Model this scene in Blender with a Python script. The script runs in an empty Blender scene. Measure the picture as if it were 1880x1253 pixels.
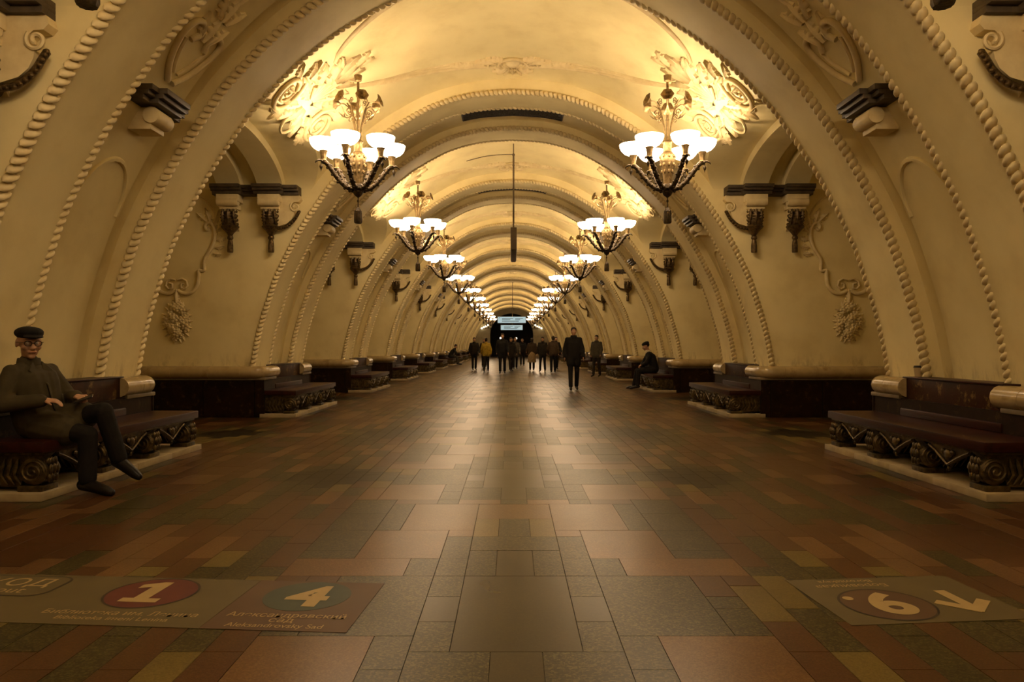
import bpy, bmesh, math, random
from mathutils import Vector, Matrix, Quaternion

# ------------------------------------------------------------------ camera, world, exposure
S = bpy.context.scene
C = S.collection
PI = math.pi
cam_d = bpy.data.cameras.new('camera')
cam = bpy.data.objects.new('camera', cam_d); C.objects.link(cam)
cam.location = (-0.02, 0.0, 1.25)
cam.rotation_euler = (PI/2, 0, 0)
cam_d.sensor_width = 36.0
cam_d.lens = 36.0*1375/1880
cam_d.shift_x = 1.0/1880
cam_d.shift_y = 9.5/1880
cam_d.clip_end = 400
S.camera = cam
w = bpy.data.worlds.new('world'); S.world = w; w.use_nodes = True
w.node_tree.nodes['Background'].inputs[0].default_value = (0.010, 0.007, 0.004, 1)
w.node_tree.nodes['Background'].inputs[1].default_value = 0.3
S.view_settings.view_transform = 'Standard'
S.view_settings.look = 'None'
S.view_settings.gamma = 1.0
S.view_settings.use_curve_mapping = False
S.view_settings.exposure = 0.80
S.cycles.use_denoising = True
S.cycles.max_bounces = 6
S.cycles.diffuse_bounces = 4
S.cycles.glossy_bounces = 2
S.cycles.caustics_reflective = False
S.cycles.caustics_refractive = False
S.cycles.sample_clamp_indirect = 4.0
BULB = 455.0       # radiance of the bulbs hidden in the glass bowls
BOWL = 11.5         # radiance of the glowing glass

# ------------------------------------------------------------------ materials
MATS = {}
def nt(name):
    m = bpy.data.materials.new(name); m.use_nodes = True
    t = m.node_tree; b = t.nodes['Principled BSDF']; MATS[name] = m
    return m, t, b
def ramp(t, fac, stops):
    r = t.nodes.new('ShaderNodeValToRGB'); e = r.color_ramp.elements
    while len(e) < len(stops): e.new(0.5)
    for k, (p, c) in enumerate(stops):
        e[k].position = p; e[k].color = (*c, 1)
    t.links.new(fac, r.inputs[0]); return r.outputs[0]
def noise(t, scale, detail=4, rough=0.55, coord='pos', stretch=None):
    if coord == 'pos':
        g = t.nodes.new('ShaderNodeNewGeometry'); v = g.outputs['Position']
    else:
        g = t.nodes.new('ShaderNodeTexCoord'); v = g.outputs['Object']
    if stretch:
        mp = t.nodes.new('ShaderNodeMapping'); mp.inputs['Scale'].default_value = stretch
        t.links.new(v, mp.inputs[0]); v = mp.outputs[0]
    n = t.nodes.new('ShaderNodeTexNoise'); n.inputs['Scale'].default_value = scale
    n.inputs['Detail'].default_value = detail; n.inputs['Roughness'].default_value = rough
    t.links.new(v, n.inputs['Vector']); return n.outputs['Fac']
def bump(t, b, fac, strength, dist=0.01):
    n = t.nodes.new('ShaderNodeBump'); n.inputs['Strength'].default_value = strength
    n.inputs['Distance'].default_value = dist
    t.links.new(fac, n.inputs['Height']); t.links.new(n.outputs[0], b.inputs['Normal'])
def mat_noise(name, stops, scale, rough, bumps=0.0, metallic=0.0, detail=4, spec=0.5, stretch=None, coat=0.0, bscale=None):
    m, t, b = nt(name)
    f = noise(t, scale, detail, stretch=stretch)
    t.links.new(ramp(t, f, stops), b.inputs['Base Color'])
    b.inputs['Roughness'].default_value = rough; b.inputs['Metallic'].default_value = metallic
    b.inputs['Specular IOR Level'].default_value = spec
    b.inputs['Coat Weight'].default_value = coat
    if bumps: bump(t, b, noise(t, bscale, 3) if bscale else f, bumps)
    return m
mat_noise('plaster', [(0.25, (0.68, 0.56, 0.275)), (0.5, (0.79, 0.675, 0.35)), (0.75, (0.84, 0.725, 0.39))], 1.7, 0.62, 0.12, detail=6, spec=0.3, bscale=9)
def grime(m):
    t = m.node_tree; b = t.nodes['Principled BSDF']; src = b.inputs['Base Color'].links[0].from_socket
    g = t.nodes.new('ShaderNodeNewGeometry'); sp = t.nodes.new('ShaderNodeSeparateXYZ'); t.links.new(g.outputs['Position'], sp.inputs[0])
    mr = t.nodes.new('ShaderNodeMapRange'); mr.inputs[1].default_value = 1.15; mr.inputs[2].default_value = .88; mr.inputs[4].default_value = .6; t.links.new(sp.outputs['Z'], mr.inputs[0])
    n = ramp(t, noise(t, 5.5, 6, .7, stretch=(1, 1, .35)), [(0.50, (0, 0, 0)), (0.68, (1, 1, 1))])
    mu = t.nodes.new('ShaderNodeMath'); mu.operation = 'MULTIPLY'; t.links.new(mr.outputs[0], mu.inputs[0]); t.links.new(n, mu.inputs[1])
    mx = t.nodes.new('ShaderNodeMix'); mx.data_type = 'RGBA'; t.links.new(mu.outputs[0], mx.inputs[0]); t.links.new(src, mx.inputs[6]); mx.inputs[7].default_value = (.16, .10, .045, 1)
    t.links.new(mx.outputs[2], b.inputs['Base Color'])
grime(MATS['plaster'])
mat_noise('plaster_relief', [(0.3, (0.64, 0.51, 0.265)), (0.7, (0.79, 0.67, 0.37))], 6.0, 0.6, 0.1, spec=0.3)
mat_noise('coping_stone', [(0.3, (0.30, 0.22, 0.10)), (0.55, (0.40, 0.30, 0.14)), (0.7, (0.25, 0.175, 0.075))], 4.0, 0.22, 0.03, detail=8)
mat_noise('base_stone', [(0.3, (0.30, 0.235, 0.13)), (0.7, (0.42, 0.34, 0.19))], 7.0, 0.45, 0.05)
mat_noise('ledge_stone', [(0.3, (0.14, 0.11, 0.06)), (0.7, (0.22, 0.17, 0.09))], 7.0, 0.45, 0.05)
mat_noise('dark_cornice', [(0.3, (0.035, 0.024, 0.012)), (0.7, (0.085, 0.06, 0.03))], 9.0, 0.6, 0.3)
mat_noise('dark_bronze', [(0.35, (0.05, 0.032, 0.014)), (0.65, (0.16, 0.105, 0.04))], 26.0, 0.42, 0.5, metallic=0.6)
mat_noise('chandelier_bronze', [(0.35, (0.022, 0.014, 0.006)), (0.65, (0.075, 0.048, 0.018))], 26.0, 0.45, 0.5, metallic=0.5)
mat_noise('bench_bronze', [(0.35, (0.04, 0.028, 0.011)), (0.6, (0.115, 0.08, 0.029)), (0.75, (0.20, 0.14, 0.05))], 16.0, 0.42, 0.5, metallic=0.7)
mat_noise('brass', [(0.35, (0.15, 0.10, 0.042)), (0.65, (0.36, 0.255, 0.115))], 22.0, 0.4, 0.2, metallic=0.75)
mat_noise('lacquer_red', [(0.35, (0.016, 0.004, 0.002)), (0.65, (0.034, 0.007, 0.004))], 3.0, 0.36, 0.02, stretch=(6, 0.6, 6), coat=0.0, spec=0.2)
mat_noise('grout', [(0.4, (0.03, 0.022, 0.014)), (0.6, (0.05, 0.04, 0.025))], 20.0, 0.8)
mat_noise('grille_metal', [(0.4, (0.02, 0.015, 0.009)), (0.6, (0.04, 0.03, 0.015))], 20.0, 0.6)
mat_noise('sign_case', [(0.4, (0.10, 0.07, 0.035)), (0.6, (0.14, 0.10, 0.05))], 5.0, 0.45, metallic=0.3)
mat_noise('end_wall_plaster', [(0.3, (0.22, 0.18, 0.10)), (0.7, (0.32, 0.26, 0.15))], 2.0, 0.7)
mat_noise('vestibule_dark', [(0.3, (0.02, 0.015, 0.01)), (0.7, (0.04, 0.03, 0.02))], 2.0, 0.7)

def mat_marble(name, base, dark, vein, scale, vw=0.045):
    m, t, b = nt(name)
    f = noise(t, scale, 8, 0.65)
    base_c = ramp(t, f, [(0.3, dark), (0.65, base)])
    n2 = noise(t, scale*1.4, 10, 0.7)
    vc = t.nodes.new('ShaderNodeValToRGB'); e = vc.color_ramp.elements
    e[0].position = 0.56; e[0].color = (0, 0, 0, 1); e[1].position = 0.56+vw*2; e[1].color = (1, 1, 1, 1)
    t.links.new(n2, vc.inputs[0])
    mx = t.nodes.new('ShaderNodeMix'); mx.data_type = 'RGBA'
    t.links.new(vc.outputs[0], mx.inputs[0]); t.links.new(base_c, mx.inputs[6]); mx.inputs[7].default_value = (*vein, 1)
    t.links.new(mx.outputs[2], b.inputs['Base Color'])
    b.inputs['Roughness'].default_value = 0.45; b.inputs['Specular IOR Level'].default_value = 0.12; b.inputs['Specular Tint'].default_value = (1, .8, .5, 1)
mat_marble('marble_red', (0.036, 0.011, 0.006), (0.012, 0.004, 0.002), (0.15, 0.095, 0.03), 5.0)
mat_marble('marble_dark', (0.017, 0.008, 0.004), (0.006, 0.003, 0.002), (0.06, 0.037, 0.013), 6.0, 0.07)

def mat_granite(name, a, bcol, c, speck, rough):
    m, t, b = nt(name)
    g = t.nodes.new('ShaderNodeNewGeometry')
    v = t.nodes.new('ShaderNodeTexVoronoi'); v.inputs['Scale'].default_value = speck
    t.links.new(g.outputs['Position'], v.inputs['Vector'])
    sx = t.nodes.new('ShaderNodeSeparateColor'); t.links.new(v.outputs['Color'], sx.inputs[0])
    col = ramp(t, sx.outputs[0], [(0.0, a), (0.55, bcol), (1.0, c)])
    n = noise(t, 1.3, 3)
    hs = t.nodes.new('ShaderNodeMix'); hs.data_type = 'RGBA'; hs.blend_type = 'MULTIPLY'
    hs.inputs[0].default_value = 1.0
    t.links.new(col, hs.inputs[6]); t.links.new(ramp(t, n, [(0.3, (0.72, 0.72, 0.72)), (0.7, (1.1, 1.1, 1.1))]), hs.inputs[7])
    t.links.new(hs.outputs[2], b.inputs['Base Color'])
    b.inputs['Specular IOR Level'].default_value = 0.23; b.inputs['Specular Tint'].default_value = (1, .86, .58, 1)
    rg = t.nodes.new('ShaderNodeMapRange'); rg.inputs[3].default_value = rough; rg.inputs[4].default_value = rough+0.05
    t.links.new(noise(t, 2.2, 2), rg.inputs[0]); t.links.new(rg.outputs[0], b.inputs['Roughness'])
mat_granite('granite_red', (0.0422, 0.0164, 0.0060), (0.0619, 0.0252, 0.0090), (0.0845, 0.0397, 0.0148), 160, 0.28)
mat_granite('granite_pink_lit', (0.0850, 0.0401, 0.0147), (0.1173, 0.0570, 0.0213), (0.1538, 0.0875, 0.0332), 160, 0.27)  # lighter copy of the red, mid-hall brightness painted into its colour
mat_granite('granite_green', (0.0080, 0.0070, 0.0024), (0.0298, 0.0248, 0.0077), (0.0917, 0.0755, 0.0255), 110, 0.30)
mat_granite('granite_slate', (0.0276, 0.0202, 0.0080), (0.0324, 0.0238, 0.0095), (0.0406, 0.0305, 0.0118), 120, 0.26)
mat_granite('granite_black', (0.0022, 0.0018, 0.0006), (0.0043, 0.0034, 0.0013), (0.0077, 0.0062, 0.0022), 120, 0.28)
mat_granite('granite_yellow', (0.0873, 0.0616, 0.0154), (0.1190, 0.0859, 0.0220), (0.1467, 0.1083, 0.0302), 150, 0.30)

def mat_plain(name, col, rough=0.7, metallic=0.0, var=0.25, scale=14, bumps=0.0, spec=0.2):
    lo = tuple(max(0, x*(1-var)) for x in col); hi = tuple(x*(1+var) for x in col)
    return mat_noise(name, [(0.3, lo), (0.7, hi)], scale, rough, bumps, metallic, spec=spec)
mat_plain('sticker_green', (0.0908, 0.0704, 0.0308), 0.5, var=0.08, scale=4)
mat_plain('sticker_brown', (0.0825, 0.0468, 0.0248), 0.5, var=0.08, scale=4)
mat_plain('sticker_cream', (0.3300, 0.2420, 0.1045), 0.5, var=0.06)
mat_plain('sticker_red', (0.0935, 0.0248, 0.0176), 0.5, var=0.08)
mat_plain('sticker_teal', (0.0413, 0.0523, 0.0363), 0.5, var=0.08)
mat_plain('sticker_dark', (0.0275, 0.0220, 0.0138), 0.5, var=0.08)
mat_plain('skin', (0.42, 0.24, 0.14), 0.55, var=0.1)
mat_plain('lips', (0.28, 0.12, 0.08), 0.5, var=0.1)
mat_plain('eye_white', (0.6, 0.55, 0.48), 0.3, var=0.02)
mat_plain('coat_olive', (0.046, 0.036, 0.017), 0.8, var=0.18, scale=9, bumps=0.15)
mat_plain('cloth_black', (0.0088, 0.0077, 0.0066), 0.85)
mat_plain('cloth_dark', (0.0165, 0.0138, 0.0099), 0.85)
mat_plain('cloth_brown', (0.0468, 0.0303, 0.0176), 0.85)
mat_plain('cloth_mauve', (0.10, 0.062, 0.042), 0.85)
mat_plain('cloth_yellow', (0.38, 0.26, 0.03), 0.8)
mat_plain('cloth_tan', (0.27, 0.19, 0.10), 0.85)
mat_plain('cloth_grey', (0.0550, 0.0468, 0.0330), 0.85)
mat_plain('sock', (0.33, 0.26, 0.17), 0.9)
mat_plain('shoe_leather', (0.010, 0.008, 0.006), 0.4)
mat_plain('scarf_pale', (0.50, 0.41, 0.28), 0.9)
mat_plain('hair_dark', (0.03, 0.02, 0.014), 0.6)
mat_plain('glass_dark', (0.02, 0.018, 0.016), 0.15)
mat_plain('paper_cup', (0.52, 0.40, 0.22), 0.7, var=0.05)
mat_plain('cup_lid', (0.03, 0.025, 0.02), 0.4)
def mat_emit(name, col, k, base=(0.8, 0.8, 0.8)):
    m, t, b = nt(name)
    b.inputs['Base Color'].default_value = (*base, 1)
    n = noise(t, 6, 2)
    mr = t.nodes.new('ShaderNodeMapRange'); mr.inputs[3].default_value = k*0.94; mr.inputs[4].default_value = k*1.06
    t.links.new(n, mr.inputs[0]); t.links.new(mr.outputs[0], b.inputs['Emission Strength'])
    b.inputs['Emission Color'].default_value = (*col, 1)
    return m
WARM = (1.0, 0.715, 0.45)
mat_emit('bulb_glow', WARM, BULB)
mat_emit('bowl_glass', (1.0, 0.72, 0.45), BOWL)
mat_plain('bowl_inside', (0.8, 0.74, 0.6), 0.4, var=0.03)
mat_emit('sign_glow', (0.42, 0.60, 0.66), 0.42, (0.3, 0.4, 0.42))
mat_emit('globe_glow', (1.0, 0.85, 0.6), 3.0)
MATS['bowl_glass'].cycles.emission_sampling = 'FRONT'

# ------------------------------------------------------------------ mesh helpers
class MB:
    def __init__(s): s.v = []; s.f = []; s.m = []
    def add(s, v, f, m=0):
        o = len(s.v); s.v += [tuple(p) for p in v]; s.f += [tuple(i+o for i in q) for q in f]; s.m += [m]*len(f); return s
    def box(s, x0, x1, y0, y1, z0, z1, m=0, b=0.0):
        if b <= 0:
            v = [(x, y, z) for x in (x0, x1) for y in (y0, y1) for z in (z0, z1)]
            return s.add(v, [(0, 1, 3, 2), (4, 6, 7, 5), (0, 4, 5, 1), (2, 3, 7, 6), (0, 2, 6, 4), (1, 5, 7, 3)], m)
        bm = bmesh.new(); bmesh.ops.create_cube(bm, size=1)
        for q in bm.verts: q.co = Vector(((x0+x1)/2+q.co.x*(x1-x0), (y0+y1)/2+q.co.y*(y1-y0), (z0+z1)/2+q.co.z*(z1-z0)))
        bmesh.ops.bevel(bm, geom=bm.edges[:], offset=b, segments=2, affect='EDGES', profile=0.6)
        bm.verts.index_update()
        v = [q.co[:] for q in bm.verts]; f = [[q.index for q in p.verts] for p in bm.faces]; bm.free()
        return s.add(v, f, m)
    def grid(s, rows, m=0, closed=False):
        n = len(rows[0]); v = [p for r in rows for p in r]; f = []
        for i in range(len(rows)-1):
            for j in range(n if closed else n-1):
                k = (j+1) % n
                f.append((i*n+j, i*n+k, (i+1)*n+k, (i+1)*n+j))
        return s.add(v, f, m)
    def tube(s, path, rad, seg=8, m=0, cap=True, flat=1.0):
        path = [Vector(p) for p in path]; n = len(path)
        if not isinstance(rad, (list, tuple)): rad = [rad]*n
        rows = []; up = None
        for i, p in enumerate(path):
            d = (path[min(i+1, n-1)]-path[max(i-1, 0)]).normalized()
            if up is None:
                up = Vector((0, 0, 1)) if abs(d.z) < 0.9 else Vector((1, 0, 0))
            a = d.cross(up)
            if a.length < 1e-5: a = d.cross(Vector((1, 0.1, 0)))
            a.normalize(); b = a.cross(d).normalized(); up = b
            rows.append([p+(a*math.cos(t)+b*math.sin(t)*flat)*rad[i] for t in [2*PI*k/seg for k in range(seg)]])
        o = len(s.v); s.grid(rows, m, closed=True)
        if cap:
            s.f.append(tuple(o+k for k in range(seg))[::-1]); s.m.append(m)
            q = o+(n-1)*seg; s.f.append(tuple(q+k for k in range(seg))); s.m.append(m)
        return s
    def lathe(s, prof, seg=16, c=(0, 0, 0), M=None, m=0, wave=0, wn=6):
        rows = []
        for (r, z) in prof:
            row = []
            for k in range(seg):
                t = 2*PI*k/seg; rr = r*(1+wave*math.cos(wn*t)); p = Vector((rr*math.cos(t), rr*math.sin(t), z))
                if M: p = M @ p
                row.append(p+Vector(c))
            rows.append(row)
        return s.grid(rows, m, closed=True)
    def ball(s, c, r, seg=8, rings=5, m=0, M=None):
        if not isinstance(r, (list, tuple)): r = (r, r, r)
        rows = []
        for i in range(rings+1):
            a = -PI/2+PI*i/rings; row = []
            ca = max(math.cos(a), 1e-3)
            for k in range(seg):
                t = 2*PI*k/seg
                p = Vector((r[0]*ca*math.cos(t), r[1]*ca*math.sin(t), r[2]*math.sin(a)))
                if M: p = M @ p
                row.append(p+Vector(c))
            rows.append(row)
        o = len(s.v); s.grid(rows, m, closed=True)
        s.f.append(tuple(o+k for k in range(seg))[::-1]); s.f.append(tuple(o+rings*seg+k for k in range(seg))); s.m += [m, m]
        return s
    def prism(s, poly, fn0, fn1, m=0):
        n = len(poly); v = [fn0(*p) for p in poly]+[fn1(*p) for p in poly]
        f = [tuple(range(n))[::-1], tuple(range(n, 2*n))]+[(i, (i+1) % n, n+(i+1) % n, n+i) for i in range(n)]
        return s.add(v, f, m)
    def xf(s, M):
        s.v = [tuple(M @ Vector(p)) for p in s.v]; return s
    def mesh(s, name, mats, angle=35, smooth=True):
        me = bpy.data.meshes.new(name); me.from_pydata(s.v, [], s.f)
        bm = bmesh.new(); bm.from_mesh(me); bmesh.ops.recalc_face_normals(bm, faces=bm.faces[:]); bm.to_mesh(me); bm.free()
        if isinstance(mats, str): mats = [mats]
        for q in mats: me.materials.append(MATS[q])
        if len(mats) > 1: me.polygons.foreach_set('material_index', s.m)
        if smooth:
            me.polygons.foreach_set('use_smooth', [True]*len(me.polygons)); me.set_sharp_from_angle(angle=math.radians(angle))
        me.update(); return me
    def build(s, name, mats, parent=None, angle=35, smooth=True):
        return link(name, s.mesh(name, mats, angle, smooth), parent)
def link(name, me, parent=None, loc=None):
    o = bpy.data.objects.new(name, me); C.objects.link(o); o.parent = parent
    if loc: o.location = loc
    return o
def tag(o, label=None, cat=None, group=None, kind=None):
    for k, v in (('label', label), ('category', cat), ('group', group), ('kind', kind)):
        if v: o[k] = v
    return o
def empty(name, loc=(0, 0, 0), parent=None):
    o = bpy.data.objects.new(name, None); C.objects.link(o); o.location = loc; o.parent = parent; return o
def copy_tree(o, parent=None):
    c = o.copy(); C.objects.link(c); c.parent = parent
    for ch in list(o.children): copy_tree(ch, c)
    return c
ORD = ['first', 'second', 'third', 'fourth', 'fifth', 'sixth', 'seventh', 'eighth', 'ninth', 'tenth', 'eleventh', 'twelfth', 'thirteenth']
SIDE = {-1: "the capped man's side", 1: 'the paper cup side'}
PAST = {-1: 'past the capped man', 1: 'past the paper cup'}
rnd = random.Random(7)

# ------------------------------------------------------------------ vault geometry (X across, Y along the hall, Z up)
PITCH = 7.08; PC = 7.55; HL = 1.5          # pier centres at PC + k*PITCH, half length of a pier
BAY = PC+PITCH/2                           # centre of the bay beyond the first pier
BH = PITCH/2-HL                            # half length of a bay
PIERS = list(range(-2, 12)); BAYS = list(range(-2, 11))
YEND = PC+11*PITCH+HL
tab = [(4.55, .80), (4.53, .92), (4.42, 1.5), (4.21, 2.2), (4.05, 2.61), (3.72, 3.25), (3.36, 3.8), (3.14, 4.1), (2.88, 4.38), (2.63, 4.63), (2.33, 4.88), (1.95, 5.14), (1.36, 5.45), (0.70, 5.635), (0, 5.69)]
def catmull(P, n=14):
    out = []
    for i in range(len(P)-1):
        p0 = P[max(i-1, 0)]; p1 = P[i]; p2 = P[i+1]; p3 = P[min(i+2, len(P)-1)]
        for k in range(n):
            t = k/n
            out.append(tuple(0.5*((2*b)+(c-a)*t+(2*a-5*b+4*c-d)*t*t+(3*b-a-3*c+d)*t**3) for a, b, c, d in zip(p0, p1, p2, p3)))
    out.append(tuple(P[-1])); return out
half = catmull([(x, z) for x, z in tab])
full = [Vector((-x, z)) for x, z in half]+[Vector((x, z)) for x, z in half[::-1][1:]]
cum = [0.0]
for a, b in zip(full, full[1:]): cum.append(cum[-1]+(b-a).length)
LEN = cum[-1]
def prof(s):                                # s in 0..LEN, left base to right base -> point, outward normal
    s = min(max(s, 0), LEN)
    lo, hi = 0, len(cum)-1
    while hi-lo > 1:
        mid = (lo+hi)//2
        if cum[mid] <= s: lo = mid
        else: hi = mid
    t = (s-cum[lo])/(cum[hi]-cum[lo]); p = full[lo].lerp(full[hi], t)
    a = full[max(lo-3, 0)]; b = full[min(hi+3, len(full)-1)]; d = (b-a).normalized()
    return p, Vector((-d.y, d.x))
NS = 110
PR = [prof(LEN*i/NS) for i in range(NS+1)]
def off(i, d): p, n = PR[i]; return p+n*d
def shell_d(y): t = y/BH; return 0.25+0.2*(1-t*t)
def shell(s, y, e=0.0):                     # point on the bay vault; e = height of relief into the hall
    p, n = prof(s); q = p+n*(shell_d(y)-e); return Vector((q.x, y, q.y))
def hp(y): t = min(abs(y/BH), 1); return 4.0+0.66*math.sqrt(max(0, 1-t*t))
def s_cut(y):                               # s on the left half where the vault meets the passage vault
    lo, hi = 0.5, LEN/2; target = hp(y)
    for _ in range(40):
        mid = (lo+hi)/2
        if shell(mid, y).z < target: lo = mid
        else: hi = mid
    return lo

# ------------------------------------------------------------------ setting: ceiling, walls
ceiling = tag(empty('ceiling'), 'cream plaster barrel vault with paired ribs running down the hall', kind='structure')
walls = {s: tag(empty('wall_left' if s < 0 else 'wall_right'), 'cream plaster piers and passages on '+SIDE[s], kind='structure') for s in (-1, 1)}

sec = [(-HL, .03), (-HL+.02, 0), (-.70, 0), (-.68, .02), (-.68, .20), (-.47, .23), (-.44, .17), (.44, .17), (.47, .23), (.68, .20), (.68, .02), (.70, 0), (HL-.02, 0), (HL, .03)]
b = MB()
b.grid([[(off(i, d).x, y, off(i, d).y) for (y, d) in sec] for i in range(NS+1)])
rib_me = b.mesh('arch_rib', 'plaster', 30)
b = MB()                                    # rope moulding: one twisted rope along an arch edge
nb = int(LEN/0.080)
for j in range(nb+1):
    s = LEN*(j+0.5)/(nb+1); p, n = prof(s); q = p+n*0.024
    T = Vector((n.y, 0, -n.x)); N = Vector((n.x, 0, n.y)); Y = Vector((0, 1, 0))
    a = math.radians(52); u = (T*math.cos(a)+Y*math.sin(a)); v = (Y*math.cos(a)-T*math.sin(a))
    M = Matrix((u, v, N)).transposed()
    b.ball((q.x, 0, q.y), (0.080, 0.035, 0.052), 8, 6, M=M)
rope_me = b.mesh('rope_moulding', 'plaster_relief', 60)
b = MB()                                    # wall faces of one pier (both sides of hall handled by mirroring)
for y in (-HL, HL):
    rows = []
    for i in range(NS//2+1):
        p = off(i, .03)
        q = (-7.3, p.y) if p.y < 4.06 else tuple(off(i, .5))
        rows.append([(p.x, y, p.y), (q[0], y, q[1])])
    b.grid(rows)
face_me = b.mesh('pier_face', 'plaster', 30)
b = MB()
NY = 28
ys = [BH*math.sin(PI/2*(-1+2*k/NY)) for k in range(NY+1)]
ys[0] = -BH; ys[-1] = BH
b.grid([[shell(s_cut(y)+(LEN-2*s_cut(y))*k/72, y) for k in range(73)] for y in ys])
shell_me = b.mesh('vault_panel', 'plaster', 40)
b = MB()
b.grid([[(shell(s_cut(y), y).x+(-7.3-shell(s_cut(y), y).x)*k/4, y, hp(y)) for k in range(5)] for y in ys])
pass_me = b.mesh('passage_vault', 'plaster', 60)
def rib_strip(x0, x1, drop):
    b = MB()
    rows = []
    for y in ys:
        z = hp(y)
        yy = y*(1-drop/BH*0.9)
        rows.append([(x0, y, z+.01), (x0, yy, z-drop), (x1, yy, z-drop), (x1, y, z+.01)])
    b.grid(rows); return b.mesh('passage_rib', 'plaster', 40)
prib_me = [rib_strip(-4.42, -3.98, .13), rib_strip(-5.12, -4.70, .13)]

def mapped_tube(b, pts, rad, seg=6, e=0.0):
    b.tube([shell(s, y, e) for s, y in pts], rad, seg, cap=True)
SM = None
def s_of_x(x):                              # s of profile point with given x (left negative)
    lo, hi = 0, LEN
    for _ in range(40):
        mid = (lo+hi)/2
        if prof(mid)[0].x < x: lo = mid
        else: hi = mid
    return lo
mould = []
for sgn in (-1, 1):
    b = MB()
    for k, (rr, wdt) in enumerate(((1.64, .034), (1.54, .024), (1.46, .018))):
        pts = []
        for j in range(61):
            x = -2.26+4.52*j/60
            pts.append((s_of_x(x), sgn*(0.22+(rr-0.22)*math.sqrt(max(0, 1-(x/2.3)**2)))))
        mapped_tube(b, pts, wdt, 6)
    mould.append(b.mesh('ceiling_moulding', 'plaster_relief', 60))

for k in PIERS:
    y = PC+k*PITCH
    rib = link('arch_rib', rib_me, ceiling, (0, y, 0))
    for dy in (-HL+.01, -.69, .69, HL-.01):
        link('rope_moulding', rope_me, rib, (0, dy, 0))
    for s in (-1, 1):
        f = link('pier_face', face_me, walls[s], (0, y, 0)); f.scale.x = -s
for k in BAYS:
    y = BAY+k*PITCH
    v = link('vault_panel', shell_me, ceiling, (0, y, 0))
    for m in mould: link('ceiling_moulding', m, v)
    for s in (-1, 1):
        f = link('passage_vault', pass_me, walls[s], (0, y, 0)); f.scale.x = -s
        for m in prib_me: link('passage_rib', m, f)

# piers below: marble plinth, ledge, rounded stone coping
def coping_path(pts, r=.11, seg=14, m=0):
    b = MB()
    P = [Vector(p) for p in pts]; n = len(P); rows = []
    for i, p in enumerate(P):
        d = (P[min(i+1, n-1)]-P[max(i-1, 0)]).normalized(); a = Vector((d.y, -d.x, 0))
        rows.append([p+a*math.cos(t)*r*1.05+Vector((0, 0, 1))*math.sin(t)*r for t in [2*PI*q/seg for q in range(seg)]])
    o = 0; b.grid(rows, m, closed=True)
    b.f += [tuple(range(seg))[::-1], tuple((n-1)*seg+q for q in range(seg))]; b.m += [m, m]
    return b.mesh('coping_block', 'coping_stone', 50)
zc = .79
cor = lambda sy: [(-4.40-.16+.16*math.cos(t), sy*(HL-.14+.16*math.sin(t)), zc) for t in [PI/2*q/6 for q in range(7)]]
cop = []
for sy in (-1, 1):
    c = cor(sy)                             # from hall side to passage side round the corner
    cop.append(coping_path([(-4.40, sy*.80, zc), (-4.40, sy*1.10, zc), (-4.40, sy*1.155, zc)]))
    cop.append(coping_path([(-4.40, sy*1.16, zc)]+c+[(-4.74, sy*(HL+.02), zc)]))
    for x0, x1 in ((-4.743, -5.30), (-5.303, -5.95), (-5.953, -6.6), (-6.603, -7.28)):
        cop.append(coping_path([(x0, sy*(HL+.02), zc), ((x0+x1)/2, sy*(HL+.02), zc), (x1, sy*(HL+.02), zc)]))
b = MB(); b.box(-7.3, -4.36, -HL, HL, 0, .665)
plinth_me = b.mesh('pier_plinth', 'marble_dark', smooth=False)
pan = []
for sy in (-1, 1):
    for x0, x1 in ((-4.35, -4.52), (-4.53, -5.42), (-5.43, -6.33), (-6.34, -7.25)):
        b = MB(); y0, y1 = sorted((sy*(HL-.01), sy*(HL+.018))); b.box(x1, x0, y0, y1, .005, .655, b=.006)
        pan.append(b.mesh('marble_panel', 'marble_dark', smooth=False))
b = MB(); b.box(-7.3, -4.46, -HL-.03, HL+.03, .655, .70, b=.012); b.box(-7.3, -4.46, -HL+.002, HL-.002, .69, .885)
for sy in (-1, 1): b.box(-4.47, -4.335, *sorted((sy*.87, sy*(HL+.03))), .655, .70, b=.012)
ledge_me = b.mesh('ledge', 'ledge_stone', 30)
for k in PIERS:
    y = PC+k*PITCH
    for s in (-1, 1):
        p = link('pier_plinth', plinth_me, walls[s], (0, y, 0)); p.scale.x = -s
        for m in pan: link('marble_panel', m, p)
        for m in cop: link('coping_block', m, p)
        link('ledge', ledge_me, p)
for s in (-1, 1):
    b = MB(); x = s*7.3; b.grid([[(x, -9, 0), (x, YEND, 0)], [(x, -9, 4.7), (x, YEND, 4.7)]])
    b.build('platform_side_wall', 'plaster', walls[s])

# end walls
b = MB(); rows = []
NA = 40
for i in range(NA+1):
    p, n = prof(LEN*i/NA); p = p+n*.3
    t = PI*(i/NA); q = (-2.5*math.cos(t), 2.6+2.45*math.sin(t))
    rows.append([(p.x, YEND, p.y), (q[0], YEND, q[1]), (q[0], YEND+.6, q[1])])
b.grid(rows)
for s in (-1, 1): b.box(*sorted((s*2.5, s*4.9)), YEND+.012, YEND+.6, 0, 2.6)
e = tag(b.build('wall_end', 'end_wall_plaster'), 'olive plaster end wall with arched opening behind the blue signs', kind='structure')
b = MB(); rows = []
for i in range(17):
    t = PI*i/16; rows.append([(-2.7*math.cos(t), YEND+.55, 2.6+2.6*math.sin(t)), (-2.7*math.cos(t), YEND+14, 2.6+2.6*math.sin(t))])
b.grid([[(-2.7, YEND+.55, 0), (-2.7, YEND+14, 0)]]+rows+[[(2.7, YEND+.55, 0), (2.7, YEND+14, 0)]])
b.box(-2.7, 2.7, YEND+14, YEND+14.1, 0, 5.3); b.box(-2.7, 2.7, YEND, YEND+14, -.2, -.004)
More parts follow.
